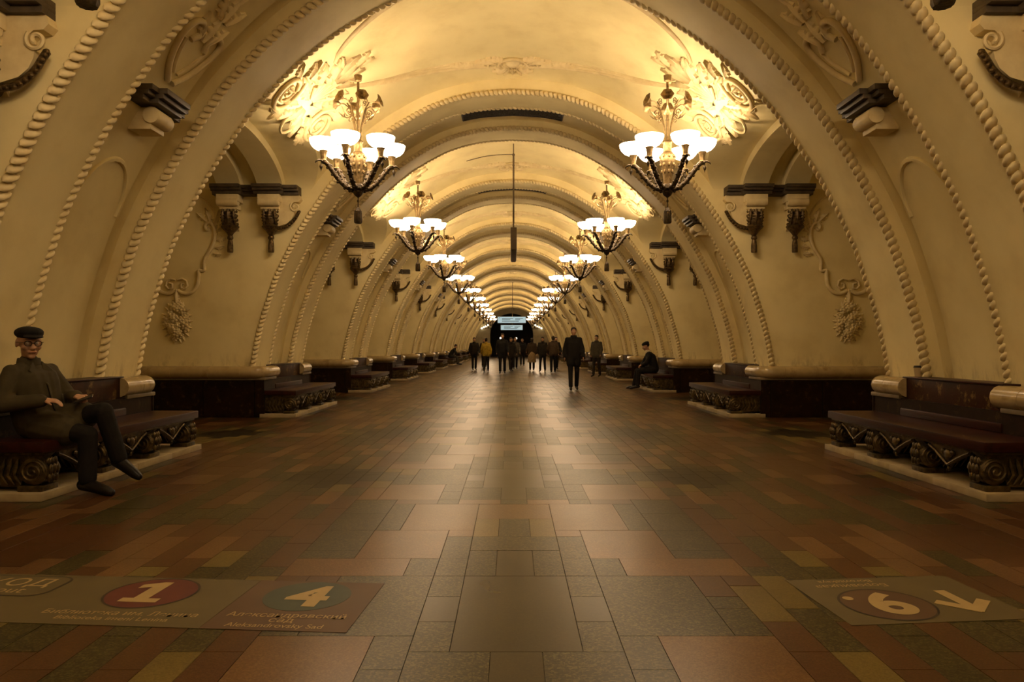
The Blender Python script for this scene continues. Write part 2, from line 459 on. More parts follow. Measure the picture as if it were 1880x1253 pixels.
b.build('vestibule', 'vestibule_dark', e)
b = MB(); b.box(-7.4, 7.4, -9.2, -9.0, 0, 6.5)
tag(b.build('wall_back', 'plaster', smooth=False), 'plain plaster wall closing the hall', kind='structure')

# ------------------------------------------------------------------ floor
UX, UZ = 0.168, PITCH/42
JP = 21
Z0 = 3.06
XL = [0.0]+[0.106+UX*k for k in range(0, 45)]      # column c spans XL[c]..XL[c+1]
NCOL = 43
J0, J1 = -70, int((YEND-Z0)/UZ)+1
FM = ['granite_red', 'granite_pink_lit', 'granite_green', 'granite_slate', 'granite_black', 'granite_yellow']
R_, K_, G_, S_, B_, Y_ = range(6)
hand = [(0, 2, 0, 6, S_), (2, 3, 0, 2, G_), (2, 3, 2, 4, S_), (2, 3, 4, 6, G_), (3, 6, 1, 6, G_), (3, 4, -1, 1, G_), (0, 1, -3, 0, S_), (1, 3, -3, 0, G_), (3, 4, -3, -1, G_),
        (0, 1, 6, 9, S_), (1, 2, 6, 9, G_), (2, 3, 6, 8, G_), (3, 4, 6, 8, G_), (4, 8, 6, 8, K_), (0, 2, 9, 11, G_), (2, 3, 8, 11, G_), (3, 6, 8, 12, K_), (4, 7, -3, 1, K_),
        (0, 1, 11, 14, G_), (1, 2, 11, 14, Y_), (2, 3, 11, 12, K_), (2, 5, 12, 17, K_), (5, 6, 12, 17, G_), (0, 2, 14, 17, K_), (0, 1, 17, 18, G_), (1, 3, 17, 18, K_), (3, 4, 17, 18, G_), (6, 8, 9, 12, G_)]
occ = {}
rects = []
def put(c0, c1, j0, j1, m):
    for c in range(c0, c1):
        for j in range(j0, j1): occ[(c, j)] = 1
    rects.append((c0, c1, j0, j1, m))
for n in range((J0-JP)//JP, J1//JP+1):
    for (c0, c1, j0, j1, m) in hand:
        a0, a1 = j0+n*JP, j1+n*JP
        if a0 >= J0 and a1 <= J1: put(c0, c1, a0, a1, m)
fr = random.Random(11)
def cls(c, j):
    jj = (j-3+10) % JP-10
    best = 9
    for cc in (10, 24, 38):
        best = min(best, abs(c+.5-cc-.5)/4.6+abs(jj)/5.6)
    if best < .62: return B_ if j > 14 else G_
    if best < .98: return G_
    return R_
sizes = {R_: [(5, 4), (4, 5), (5, 3), (3, 5), (4, 4), (4, 3), (3, 3), (2, 3), (3, 2), (2, 2), (1, 3), (2, 1), (1, 2), (1, 1)],
         G_: [(3, 2), (2, 3), (2, 2), (1, 3), (2, 1), (1, 2), (1, 1)], B_: [(2, 3), (2, 2), (1, 2), (2, 1), (1, 1)]}
for j in range(J0, J1):
    for c in range(NCOL):
        if (c, j) in occ: continue
        k = cls(c, j); L = sizes[k][:]
        if k != B_:
            h = 5 if k == R_ else 3; A = L[:h]; fr.shuffle(A); L = A+L[h:]
        for (wc, hj) in L:
            if c+wc > NCOL or j+hj > J1: continue
            if all((c+a, j+q) not in occ and cls(c+a, j+q) == k for a in range(wc) for q in range(hj)): break
        m = k
        if k == R_:
            m = K_ if c < 9 and fr.random() < .75 else R_  # paler slabs mid-hall: the brighter light there is put into the colour
            if wc*hj <= 2: m = fr.choice([Y_, Y_, G_, R_])
            elif wc*hj <= 6: m = fr.choice([G_, R_, R_, K_])
            elif fr.random() < .08: m = G_
        elif k == G_:
            q = fr.random(); m = Y_ if q < .13 and wc*hj <= 4 else (S_ if q < .3 else (R_ if q > .92 else G_))
        put(c, c+wc, j, j+hj, m)
pieces = []
for (c0, c1, j0, j1, m) in rects:
    y0, y1 = Z0+j0*UZ, Z0+j1*UZ
    if c0 == 0: pieces.append((-XL[c1], XL[c1], y0, y1, m))
    else:
        pieces.append((XL[c0], XL[c1], y0, y1, m)); pieces.append((-XL[c1], -XL[c0], y0, y1, m))
b = MB(); b.box(-7.3, 7.3, -9.0, YEND+.6, -.12, -.004)
floor = tag(b.build('floor', 'grout', smooth=False), 'polished floor of red, green and dark granite slabs', kind='structure')
vis = [p for p in pieces if p[2] > 2.7 and abs((p[0]+p[1])/2) < 0.72*p[3]]
vis.sort(key=lambda p: -(p[1]-p[0])*(p[3]-p[2])/((p[2]+p[3])/2)**3)
near = set(vis[:296])
GAP = .0016
cache = {}
bs = MB()
for p in pieces:
    x0, x1, y0, y1, m = p
    if p in near:
        key = (round(x1-x0, 3), round(y1-y0, 3), m)
        if key not in cache:
            hx, hy = (x1-x0)/2-GAP, (y1-y0)/2-GAP; q = MB()
            e = .0004
            q.add([(-hx, -hy, -.02), (hx, -hy, -.02), (hx, hy, -.02), (-hx, hy, -.02), (-hx, -hy, -e), (hx, -hy, -e), (hx, hy, -e), (-hx, hy, -e), (-hx+e, -hy+e, 0), (hx-e, -hy+e, 0), (hx-e, hy-e, 0), (-hx+e, hy-e, 0)],
                  [(0, 1, 5, 4), (1, 2, 6, 5), (2, 3, 7, 6), (3, 0, 4, 7), (4, 5, 9, 8), (5, 6, 10, 9), (6, 7, 11, 10), (7, 4, 8, 11), (8, 9, 10, 11), (3, 2, 1, 0)])
            cache[key] = q.mesh('floor_slab', FM[m], smooth=False)
        link('floor_slab', cache[key], floor, ((x0+x1)/2, (y0+y1)/2, fr.uniform(-.0006, .0004)))
    else:
        g = GAP if y0 < 16 else GAP*1.6
        o = len(bs.v)
        bs.v += [(x0+g, y0+g, -.02), (x1-g, y0+g, -.02), (x1-g, y1-g, -.02), (x0+g, y1-g, -.02), (x0+g, y0+g, 0), (x1-g, y0+g, 0), (x1-g, y1-g, 0), (x0+g, y1-g, 0)]
        bs.f += [(o, o+1, o+5, o+4), (o+1, o+2, o+6, o+5), (o+2, o+3, o+7, o+6), (o+3, o, o+4, o+7), (o+4, o+5, o+6, o+7)]; bs.m += [m]*5
tag(bs.build('floor_slabs_beyond', FM, floor, smooth=False), kind='stuff')

# ------------------------------------------------------------------ chandeliers
CX, CZ = 2.29, 3.07
def pol(r, a, z): return Vector((r*math.cos(a), r*math.sin(a), z-CZ))
def spiral(c, r0, turns, n, a0, plane_u, plane_v, shrink=0.15):
    out = []
    for i in range(n+1):
        t = i/n; a = a0+turns*2*PI*t; r = r0*(1-(1-shrink)*t)
        out.append(Vector(c)+plane_u*math.cos(a)*r+plane_v*math.sin(a)*r)
    return out
Zv = Vector((0, 0, 1))
def make_chandelier(detail):
    root = empty('chandelier')
    sg = 18 if detail else 10
    q = MB(); q.lathe([(.018, 4.2-CZ), (.018, 4.93-CZ), (.034, 4.95-CZ), (.034, 4.98-CZ), (.02, 5.0-CZ), (.018, 5.16-CZ), (.05, 5.18-CZ), (.06, 5.26-CZ)], 10)
    q.build('stem', 'brass', root)
    q = MB(); q.lathe([(.0, 4.30-CZ), (.066, 4.29-CZ), (.074, 4.27-CZ), (.06, 4.25-CZ), (.062, 4.14-CZ), (.07, 4.12-CZ)], 20, wave=.04, wn=10)
    q.build('collar', 'brass', root)
    q = MB(); q.lathe([(.06, 4.13-CZ), (.098, 4.09-CZ), (.112, 4.02-CZ), (.104, 3.95-CZ), (.085, 3.86-CZ), (.066, 3.76-CZ), (.056, 3.66-CZ), (.05, 3.6-CZ)], 24, wave=.05, wn=12)
    if detail:
        for i in range(8):
            a = 2*PI*i/8
            for z, r in ((4.05, .112), (3.93, .104), (3.83, .084)):
                q.ball(pol(r, a, z), (.02, .02, .028), 6, 4)
    q.build('vase', 'brass', root)
    q = MB(); q.lathe([(.05, 3.66-CZ), (.085, 3.63-CZ), (.095, 3.58-CZ), (.06, 3.55-CZ), (.075, 3.53-CZ), (.06, 3.49-CZ), (.03, 3.465-CZ), (.012, 3.45-CZ), (.0, 3.44-CZ)], 16)
    q.build('hub', 'chandelier_bronze', root)
    q = MB(); q.tube([(0, 0, 3.45-CZ), (0, 0, 3.30-CZ)], .009, 6); q.ball((0, 0, 3.40-CZ), (.018, .018, .026), 8, 5)
    q.lathe([(.0, 3.315-CZ), (.022, 3.30-CZ), (.04, 3.265-CZ), (.052, 3.25-CZ), (.05, 3.235-CZ), (.055, 3.22-CZ), (.058, 3.09-CZ), (.05, 3.07-CZ), (0, 3.072-CZ)], 20, wave=.05, wn=10)
    q.build('tassel', 'chandelier_bronze', root)
    for i in range(6):
        a = 2*PI*i/6; R = Vector((math.cos(a), math.sin(a), 0)); Tn = Vector((-R.y, R.x, 0))
        q = MB(); path = [pol(.045, a, 3.60), pol(.10, a, 3.575), pol(.18, a, 3.60), pol(.27, a, 3.68), pol(.35, a, 3.78), pol(.42, a, 3.875), pol(.47, a, 3.93), pol(.52, a, 3.945)]
        q.tube(catp(path), .034, 8)
        if detail:
            for t in range(1, 6):
                p = path[t]; d = (path[t+1]-path[t-1]).normalized(); nn = d.cross(Tn)
                for sg2 in (-1, 1):
                    q.ball(p+nn*.032*sg2, .022, 6, 4)
                q.ball((path[t]+path[t+1])/2+Tn*.030, .019, 6, 4); q.ball((path[t]+path[t+1])/2-Tn*.030, .019, 6, 4)
            q.tube([pol(.50, a, 3.95), pol(.57, a, 3.96), pol(.61, a, 3.935), pol(.62, a, 3.91)], [.02, .016, .012, .004], 6)
            for sg2 in (-1, 1):
                q.tube([pol(.5, a, 3.95), pol(.52, a, 3.955)+Tn*.05*sg2, pol(.525, a, 3.93)+Tn*.075*sg2], [.016, .013, .004], 6)
        arm = q.build('arm', 'chandelier_bronze', root, 60)
        if detail:
            q = MB(); p = pol(.535, a, 0); q.lathe([(.0, 3.94-CZ), (.006, 3.93-CZ), (.007, 3.90-CZ), (.022, 3.88-CZ), (.026, 3.865-CZ), (.014, 3.835-CZ), (.008, 3.825-CZ), (.0, 3.79-CZ)], 8, (p.x, p.y, 0))
            q.build('drop', 'chandelier_bronze', arm, 60)
        p = pol(.5, a, 0)
        q = MB(); q.lathe([(.0, 3.94-CZ), (.04, 3.945-CZ), (.046, 3.96-CZ), (.038, 3.97-CZ), (.042, 4.03-CZ), (.052, 4.08-CZ), (.064, 4.10-CZ), (.03, 4.102-CZ)], 16, (p.x, p.y, 0), wave=.03, wn=8)
        q.build('cup', 'brass', root)
        q = MB(); q.lathe([(.02, 4.095-CZ), (.08, 4.103-CZ), (.135, 4.13-CZ), (.175, 4.17-CZ), (.198, 4.215-CZ), (.207, 4.262-CZ)], sg, (p.x, p.y, 0))
        q.lathe([(.207, 4.262-CZ), (.200, 4.264-CZ), (.190, 4.22-CZ), (.168, 4.177-CZ), (.128, 4.138-CZ), (.07, 4.112-CZ), (.0, 4.108-CZ)], sg, (p.x, p.y, 0), m=1)
        bw = q.build('bowl', ['bowl_glass', 'bowl_inside'], root, 70)
        q = MB(); q.ball((p.x, p.y, 4.185-CZ), .045, 4, 2); q.build('bulb', 'bulb_glow', bw)
        # flower spray
        q = MB(); a2 = a+PI/6; R = Vector((math.cos(a2), math.sin(a2), 0)); Tn = Vector((-R.y, R.x, 0))
        q.tube(catp([pol(.035, a2, 4.24), pol(.05, a2, 4.45), pol(.085, a2, 4.62), pol(.13, a2, 4.78), pol(.17, a2, 4.86)]), [.011]*30 if False else .011, 6)
        q.tube(catp([pol(.13, a2, 4.78), pol(.22, a2, 4.85), pol(.29, a2, 4.85)]), .008, 6)
        if detail:
            q.tube(spiral(pol(.17, a2, 4.69), .06, 1.5, 18, PI, R, Zv), .009, 6)
            q.tube(spiral(pol(.12, a2, 4.60), .035, -1.4, 14, PI, R, Zv), .007, 6)
            q.tube(spiral(pol(.115, a2, 4.88), .035, 1.3, 14, -PI/2, R, Zv), .007, 6)
            q.tube([pol(.17, a2, 4.63), pol(.24, a2, 4.67), pol(.31, a2, 4.74)], [.008, .03, .003], 6, flat=.35)
        st = q.build('flower_stem', 'brass', root, 60)
        M = Quaternion(Tn, math.radians(72)).to_matrix(); c = pol(.30, a2, 4.86)
        q = MB(); q.lathe([(.012, -.03), (.03, 0), (.05, .035), (.088, .05), (.092, .044), (.05, .025), (.022, .0), (.0, -.01)], 24 if detail else 10, c, M, wave=.07, wn=6)
        q.ball(c+M @ Vector((0, 0, .022)), .017, 6, 4)
        q.build('flower', 'brass', st, 60)
    return root
def catp(P, n=4):
    return [Vector(p) for p in catmull([tuple(p) for p in P], n)]
near_ch = make_chandelier(True); far_ch = make_chandelier(False)
for o in (near_ch, far_ch): o['category'] = 'chandelier'
used = {}
for k in BAYS:
    for s in (-1, 1):
        src = near_ch if -1 <= k <= 3 else far_ch
        o = src if src.name not in used else copy_tree(src)
        used[src.name] = 1
        o.location = (s*CX, BAY+k*PITCH, CZ); o.rotation_euler.z = math.radians(48 if s > 0 else 21)
        o['group'] = 'chandeliers on '+SIDE[s]
        if k < 0:
            lab = 'brass chandelier hanging just before the '+('man in the flat cap' if s < 0 else 'bench with the paper cup') if k == -1 else 'brass chandelier behind the near one, on '+SIDE[s]
        elif k < 11:
            lab = 'lit brass six-bowl chandelier, %s %s' % (ORD[k], PAST[s])
        o['label'] = lab

# ------------------------------------------------------------------ benches
def both(me_list): return me_list
def leg_mesh():
    b = MB()
    Mx = Matrix.Rotation(PI/2, 3, 'X')
    b.lathe([(0, -.1), (.085, -.1), (.112, -.085), (.118, -.04), (.105, 0), (.118, .04), (.112, .085), (.085, .1), (0, .1)], 20, (-3.945, 0, .225), Mx)
    for sy in (-1, 1):
        b.tube(spiral((-3.945, sy*.1, .225), .098, 2.2, 34, 0, Vector((1, 0, 0)), Zv, .12), .012, 6)
    for zz, xx, l in ((.30, -3.845, .04), (.24, -3.826, .045), (.17, -3.838, .04)):      # leaf on the front of the scroll
        for sy in (-1, 0, 1):
            b.ball((xx, sy*.045, zz), (.016, .024, l), 6, 4)
    b.box(-4.06, -3.86, -.115, .115, .062, .112, b=.01)
    b.prism([(-3.90, .33), (-3.86, .365), (-4.40, .365), (-4.40, .10), (-4.06, .10), (-4.02, .2)], lambda x, z: (x, -.075, z), lambda x, z: (x, .075, z))
    for i in range(5):                                                                    # acanthus ribs behind the volute
        for sy in (-1, 1):
            x0 = -4.05-.055*i
            b.tube([(x0, sy*.08, .12), (x0-.05, sy*.09, .20), (x0-.03, sy*.092, .27), (x0+.03-.05, sy*.085, .33)], [.006, .018, .018, .005], 6)
    return b.mesh('scroll_leg', 'bench_bronze', 50)
leg_me = leg_mesh()
b = MB()
pts = [(-.33, .365), (.33, .365), (.31, .33), (.22, .30), (.10, .245), (.035, .215), (0, .17), (-.035, .215), (-.10, .245), (-.22, .30), (-.31, .33)]
b.prism(pts, lambda y, z: (-3.91, y, z), lambda y, z: (-3.88, y, z))
b.tube([(-3.875, -.31, .34), (-3.875, -.2, .30), (-3.87, -.1, .25), (-3.87, 0, .20), (-3.87, .1, .25), (-3.875, .2, .30), (-3.875, .31, .34)], .014, 6)
b.ball((-3.87, 0, .29), (.02, .06, .05), 8, 5)
for sy in (-1, 1): b.ball((-3.87, sy*.07, .31), (.015, .035, .03), 6, 4)
b.ball((-3.88, 0, .165), (.018, .018, .025), 6, 4)
swag_me = b.mesh('swag', 'bench_bronze', 45)
b = MB(); b.box(-4.42, -3.80, -HL, HL, .385, .472, b=.014); seat_me = b.mesh('seat', 'lacquer_red', 30)
b = MB(); b.box(-4.42, -3.835, -HL+.03, HL-.03, .362, .387, b=.006); trim_me = b.mesh('seat_trim', 'bench_bronze', 30)
b = MB(); b.box(-4.64, -4.385, -.84, .84, .56, .895, b=.008); back_me = b.mesh('backrest', 'marble_red', 30)
b = MB(); b.box(-4.64, -4.345, -.87, .87, .472, .56, b=.018); rail_me = b.mesh('backrest_rail', 'lacquer_red', 30)
b = MB(); b.box(-4.66, -4.37, -.86, .86, .893, .91, b=.005); btop_me = b.mesh('backrest_top', 'lacquer_red', 30)
base_me = []
for i in range(4):
    y0 = -HL-.05+i*(2*HL+.1)/4; b = MB(); b.box(-4.42, -3.785, y0+.0015, y0+(2*HL+.1)/4-.0015, 0.0, .064, b=.005)
    base_me.append(b.mesh('base_block', 'base_stone', 30))
b = MB(); b.box(-4.40, -4.30, -HL+.1, HL-.1, .06, .366); under_me = b.mesh('back_panel', 'marble_dark', 30)
first = None
def bench_label(k, s):
    if k == 0: return 'dark red bench with scroll legs under '+('the seated man in the flat cap' if s < 0 else 'the white paper cup')
    if k == 2 and s > 0: return 'scroll-legged bench with a hunched person in a dark beret'
    if k == 6 and s < 0: return 'distant scroll-legged bench with a hunched seated person'
    if k < 0: return 'scroll-legged bench before the one with '+('the capped man' if s < 0 else 'the paper cup')
    return 'dark red scroll-legged bench, %s %s' % (ORD[k-1], PAST[s])
for k in [q for q in PIERS if q >= 0]:
    for s in (-1, 1):
        if first is None:
            r = first = empty('bench')
            for m, n in ((seat_me, 'seat'), (trim_me, 'seat_trim'), (back_me, 'backrest'), (under_me, 'back_panel')): link(n, m, r)
            bk = [c for c in r.children if c.name.startswith('backrest')][0]
            link('backrest_rail', rail_me, bk); link('backrest_top', btop_me, bk)
            for m in base_me: link('base_block', m, r)
            for y in (-1.36, -.455, .455, 1.36): link('scroll_leg', leg_me, r, (.028, y, 0))
            for y in (-.907, 0, .907): link('swag', swag_me, r, (.02, y, 0))
        else: r = copy_tree(first)
        r.location = (0, PC+k*PITCH, 0); r.scale.x = -s
        tag(r, bench_label(k, s), 'bench', 'benches on '+SIDE[s])

# ------------------------------------------------------------------ plaster leaves and relief
def leaf(b, fm, base, ang, L, W, E, lobes=4, nu=11, nv=6, curl=0.0):
    ca, sa = math.cos(ang), math.sin(ang); rows = []
    for i in range(nu+1):
        u = i/nu
        wd = W*(math.sin(PI*min(1, u*.93+.05))**.7)*(.72+.28*math.cos(2*PI*lobes*u))
        bend = curl*u*u*L; row = []
        for j in range(nv+1):
            v = -1+2*j/nv
            e = E*(1-abs(v)**1.8)*(.45+.55*math.sin(PI*min(u*.8+.2, 1)))+E*.25*math.cos(v*PI*3)*(1-abs(v))
            if abs(v) > .99: e = -.004
            a = u*L; c = v*wd+bend
            row.append(fm(base[0]+a*ca-c*sa, base[1]+a*sa+c*ca, e))
        rows.append(row)
    b.grid(rows); return b
def mleaf(parent, fm, base, ang, L, W, E, mat='plaster_relief', **kw):
    return leaf(MB(), fm, base, ang, L, W, E, **kw).build('leaf', mat, parent, 50)
def mtube(b, fm, pts, rad, e, seg=6):
    b.tube([fm(p[0], p[1], e) for p in pts], rad, seg); return b
def spiral2(c, r0, turns, n, a0, shrink=.12, sx=1.0, rot=0.0):
    out = []
    for i in range(n+1):
        t = i/n; a = a0+turns*2*PI*t; r = r0*(1-(1-shrink)*t); x, y = r*math.cos(a)*sx, r*math.sin(a)
        out.append((c[0]+x*math.cos(rot)-y*math.sin(rot), c[1]+x*math.sin(rot)+y*math.cos(rot)))
    return out

# cartouche of leaves and scrolls above each passage (left side, mirrored for the right)
SREF = s_of_x(-2.72)
def fm_c(a, q, e): return shell(SREF+q, max(-BH+.03, min(BH-.03, a)), e)
def make_cartouche():
    root = empty('ceiling_cartouche')
    lr = random.Random(5)
    b = MB()
    for i in range(9):
        t = -1.1+2.2*i/8; p0 = (0.06*math.sin(t), .05); p1 = (.30*math.sin(t), .05+.34*math.cos(t))
        mtube(b, fm_c, [p0, ((p0[0]+p1[0])/2, (p0[1]+p1[1])/2), p1], [.012, .026, .034], .02)
    b.build('shell_fan', 'plaster_relief', root, 60)
    for sy in (-1, 1):
        b = MB()
        mtube(b, fm_c, spiral2((sy*.80, -.12), .34, 1.15*sy, 40, PI/2, .55, 1.0, 0), .034, .025, 8)
        mtube(b, fm_c, spiral2((sy*.80, -.12), .20, 1.6*sy, 30, PI/2, .2), .024, .02, 6)
        b.build('scroll', 'plaster_relief', root, 60)
        for (a, q, an, L, W) in ((.10, .32, 1.25, .44, .13), (.26, .26, .75, .46, .12), (.34, .10, .35, .44, .11), (.12, .02, .15, .40, .11), (.48, .22, .45, .46, .12), (.72, .20, .95, .28, .09), (.95, .10, .55, .26, .08),
                                 (.30, -.12, -.35, .36, .10), (.18, -.22, -1.0, .34, .10), (.46, -.30, -.7, .32, .09), (.05, -.1, -1.35, .36, .10), (.70, -.05, -.2, .22, .07), (.62, -.40, -.3, .24, .07)):
            an2 = an if sy > 0 else PI-an
            mleaf(root, fm_c, (sy*a, q), an2, L, W, lr.uniform(.045, .075), curl=lr.uniform(-.25, .25))
    for (a, q, an, L, W) in ((0, .46, PI/2, .50, .13), (.08, .46, 1.15, .48, .12), (-.08, .46, PI-1.15, .48, .12), (.14, .42, .8, .42, .11), (-.14, .42, PI-.8, .42, .11), (.03, .80, 1.2, .30, .09), (-.03, .80, PI-1.2, .30, .09), (.2, .62, .5, .3, .08), (-.2, .62, PI-.5, .3, .08)):
        mleaf(root, fm_c, (a, q), an, L, W, lr.uniform(.05, .08), curl=lr.uniform(-.2, .2), lobes=5)
    b = MB(); mtube(b, fm_c, spiral2((.0, -.42), .15, 1.0, 24, 0, .9, 1.3), .022, .02, 6)
    b.build('scroll', 'plaster_relief', root, 60)
    return root
cart = make_cartouche(); fu = False
for k in [q for q in BAYS if q >= -1 and q <= 9]:
    for s in (-1, 1):
        o = cart if not fu else copy_tree(cart); fu = True
        o.location = (0, BAY+k*PITCH, 0); o.scale.x = -s
        lab = 'plaster leaf and scroll cartouche behind '+('the chandelier '+('%s ' % ORD[k] if k >= 0 else 'before ')+(PAST[s] if k >= 0 else ('the man in the flat cap' if s < 0 else 'the bench with the paper cup')))
        tag(o, lab, 'plaster ornament', 'ceiling cartouches on '+SIDE[s])
# medallions at the crown
def make_medallion(sgn):
    root = empty('ceiling_medallion')
    S0 = LEN/2
    fm = lambda a, q, e: shell(S0+a, sgn*1.52+q, e)
    b = MB(); mtube(b, fm, spiral2((0, 0), .17, 1.0, 28, 0, .98, 1.35), .030, .03)
    mtube(b, fm, spiral2((.3, 0), .11, 1.4, 22, PI, .2, 1.2), .024, .03); mtube(b, fm, spiral2((-.3, 0), .11, -1.4, 22, 0, .2, 1.2), .024, .03)
    b.build('frame', 'plaster_relief', root, 60)
    b = MB(); b.ball(fm(0, 0, .0), (.13, .10, .08), 12, 6); b.build('boss', 'plaster_relief', root, 60)
    for i in range(7):
        t = -1.2+2.4*i/6; mleaf(root, fm, (.12*math.sin(t), sgn*-.12*0+.10*sgn), PI/2*sgn-t*sgn, .24, .07, .07)
    for sx in (-1, 1):
        for (a, q, L) in ((.30, -.10, .3), (.45, -.02, .3), (.62, -.08, .25), (.15, -.16, .28), (.75, -.12, .22)):
            mleaf(root, fm, (sx*a, q*sgn), 0.0+(.15 if sgn > 0 else -.15)*-1 if sx > 0 else PI+.15*sgn, L, .06, .06)
    return root
meds = [make_medallion(-1), make_medallion(1)]; fu = False
for k in [q for q in BAYS if 0 <= q <= 8]:
    for i, m in enumerate(meds):
        o = m if not fu else copy_tree(m)
        o.location = (0, BAY+k*PITCH, 0)
        tag(o, 'plaster leaf medallion at the vault crown, %s side of the %s chandelier pair' % (('near', 'far')[i], ORD[k]), 'medallion', 'medallions along the vault crown')
    fu = True
# lattice vent at the crown of each arch
def make_grille():
    root = empty('vent_grille')
    S0 = LEN/2
    def fg(a, y, e): p, n = prof(S0+a); q = p+n*(.17-e); return Vector((q.x, y, q.y))
    b = MB()
    for sy in (-1, 1): b.tube([fg(-.95+1.9*j/12, sy*.27, .012) for j in range(13)], .014, 4)
    for sx in (-1, 1): b.tube([fg(sx*.95, -.27, .012), fg(sx*.95, .27, .012)], .014, 4)
    b.build('frame', 'grille_metal', root)
    b = MB(); b.grid([[fg(-.95+1.9*j/12, -.27, .003), fg(-.95+1.9*j/12, .27, .003)] for j in range(13)]); b.build('backing', 'vestibule_dark', root)
    for i in range(-3, 24):
        for d in (-1, 1):
            pts = []
            for t in range(5):
                y = -.26+.52*t/4; a = -.95+.08*i+d*(y)+.13
                if abs(a) <= .94: pts.append(fg(a, y, .014))
            if len(pts) >= 2: MB().tube(pts, .010, 4).build('lattice_bar', 'grille_metal', root)
    return root
gr = make_grille(); fu = False
for k in [q for q in PIERS if -1 <= q <= 6 and q != 0]:
    o = gr if not fu else copy_tree(gr); fu = True
    o.location = (0, PC+k*PITCH, 0)
    tag(o, 'dark lattice vent in the arch crown '+('behind the nearest benches' if k < 0 else 'over the %s bench past the capped man' % ORD[k-1]), 'vent grille', 'vent grilles in the arches')

# corbels under the passage ribs (on the pier faces towards the camera)
def make_corbel():
    root = empty('corbel')
    b = MB()
    for (z0, z1, d) in ((3.965, 4.02, .36), (3.925, 3.967, .31), (3.87, 3.927, .24)):
        b.box(-5.20, -3.70, -d+.06, .0, z0, z1, b=.006)
        for xc in (-4.2, -4.91): b.box(xc-.25, xc+.25, -d-.05, 0, z0, z1, b=.006)
    b.build('cornice', 'dark_cornice', root, 30)
    for xc in (-4.2, -4.91):
        b = MB(); b.box(xc-.19, xc+.19, -.27, 0, 3.74, 3.872, b=.012)
        Mr = Matrix.Rotation(PI/2, 3, 'Y'); b.lathe([(0, -.18), (.07, -.18), (.075, -.16), (.075, .16), (.07, .18), (0, .18)], 14, (xc, -.225, 3.735), Mr)
        b.box(xc-.155, xc+.155, -.21, 0, 3.62, 3.70, b=.01)
        b.prism([(0, 3.64), (-.19, 3.64), (-.18, 3.5), (-.13, 3.36), (0, 3.26)], lambda y, z: (xc-.125, y, z), lambda y, z: (xc+.125, y, z))
        con = b.build('console', 'plaster_relief', root, 40)
        b = MB(); fm = lambda a, q, e: Vector((xc+a, -.195+.0-e+max(0, 3.5-(3.63+q))*.35, 3.63+q))
        for dx, an, L_, W_ in ((-.09, -PI/2-.06, .30, .055), (.09, -PI/2+.06, .30, .055), (0, -PI/2, .33, .12)): leaf(b, fm, (dx, -.01), an, L_, W_, .05, lobes=6, nu=22, nv=8)
        b.ball((xc, -.15, 3.47), (.125, .065, .16), 12, 7)
        for j in range(4):
            for sx in (-1, 1): b.ball((xc+sx*.115, -.16+.02*j, 3.58-.07*j), (.035, .03, .032), 6, 4)
        b.build('acanthus_leaf', 'dark_bronze', con, 50)
        b = MB(); b.lathe([(.0, 3.39), (.12, 3.36), (.155, 3.325), (.13, 3.29), (.09, 3.25), (.05, 3.20), (.035, 3.17), (.05, 3.15), (.05, 3.12), (.032, 3.10), (.04, 3.08), (.048, 3.0), (.05, 2.90), (.044, 2.88), (0, 2.88)], 14, (xc, -.1, 0), wave=.05, wn=7)
        b.build('tassel', 'dark_bronze', con, 50)
    # scrolled side bracket facing the hall
    b = MB()
    poly = [(-4.08, 3.87), (-3.70, 3.87), (-3.68, 3.80), (-3.72, 3.755), (-3.80, 3.75), (-3.855, 3.70), (-3.85, 3.63), (-3.79, 3.595), (-3.80, 3.53), (-3.84, 3.45), (-3.92, 3.38), (-4.08, 3.33)]
    b.prism(poly, lambda x, z: (x, -.13, z), lambda x, z: (x, .0, z))
    b.tube([Vector((x, -.135, z)) for x, z in spiral2((-3.775, 3.67), .085, 1.35, 26, PI*.75, .25)], .018, 6)
    sb = b.build('side_bracket', 'plaster_relief', root, 40)
    b = MB(); P = [(-3.72, -.08, 3.60), (-3.75, -.1, 3.53), (-3.80, -.1, 3.45), (-3.88, -.1, 3.37), (-3.97, -.1, 3.32), (-4.08, -.1, 3.30)]
    b.tube(catp(P), .03, 8)
    for p in catp(P, 2): b.ball(p+Vector((.01, -.02, -.01)), .026, 6, 4)
    b.build('garland', 'dark_bronze', sb, 50)
    return root
cb = make_corbel(); fu = False
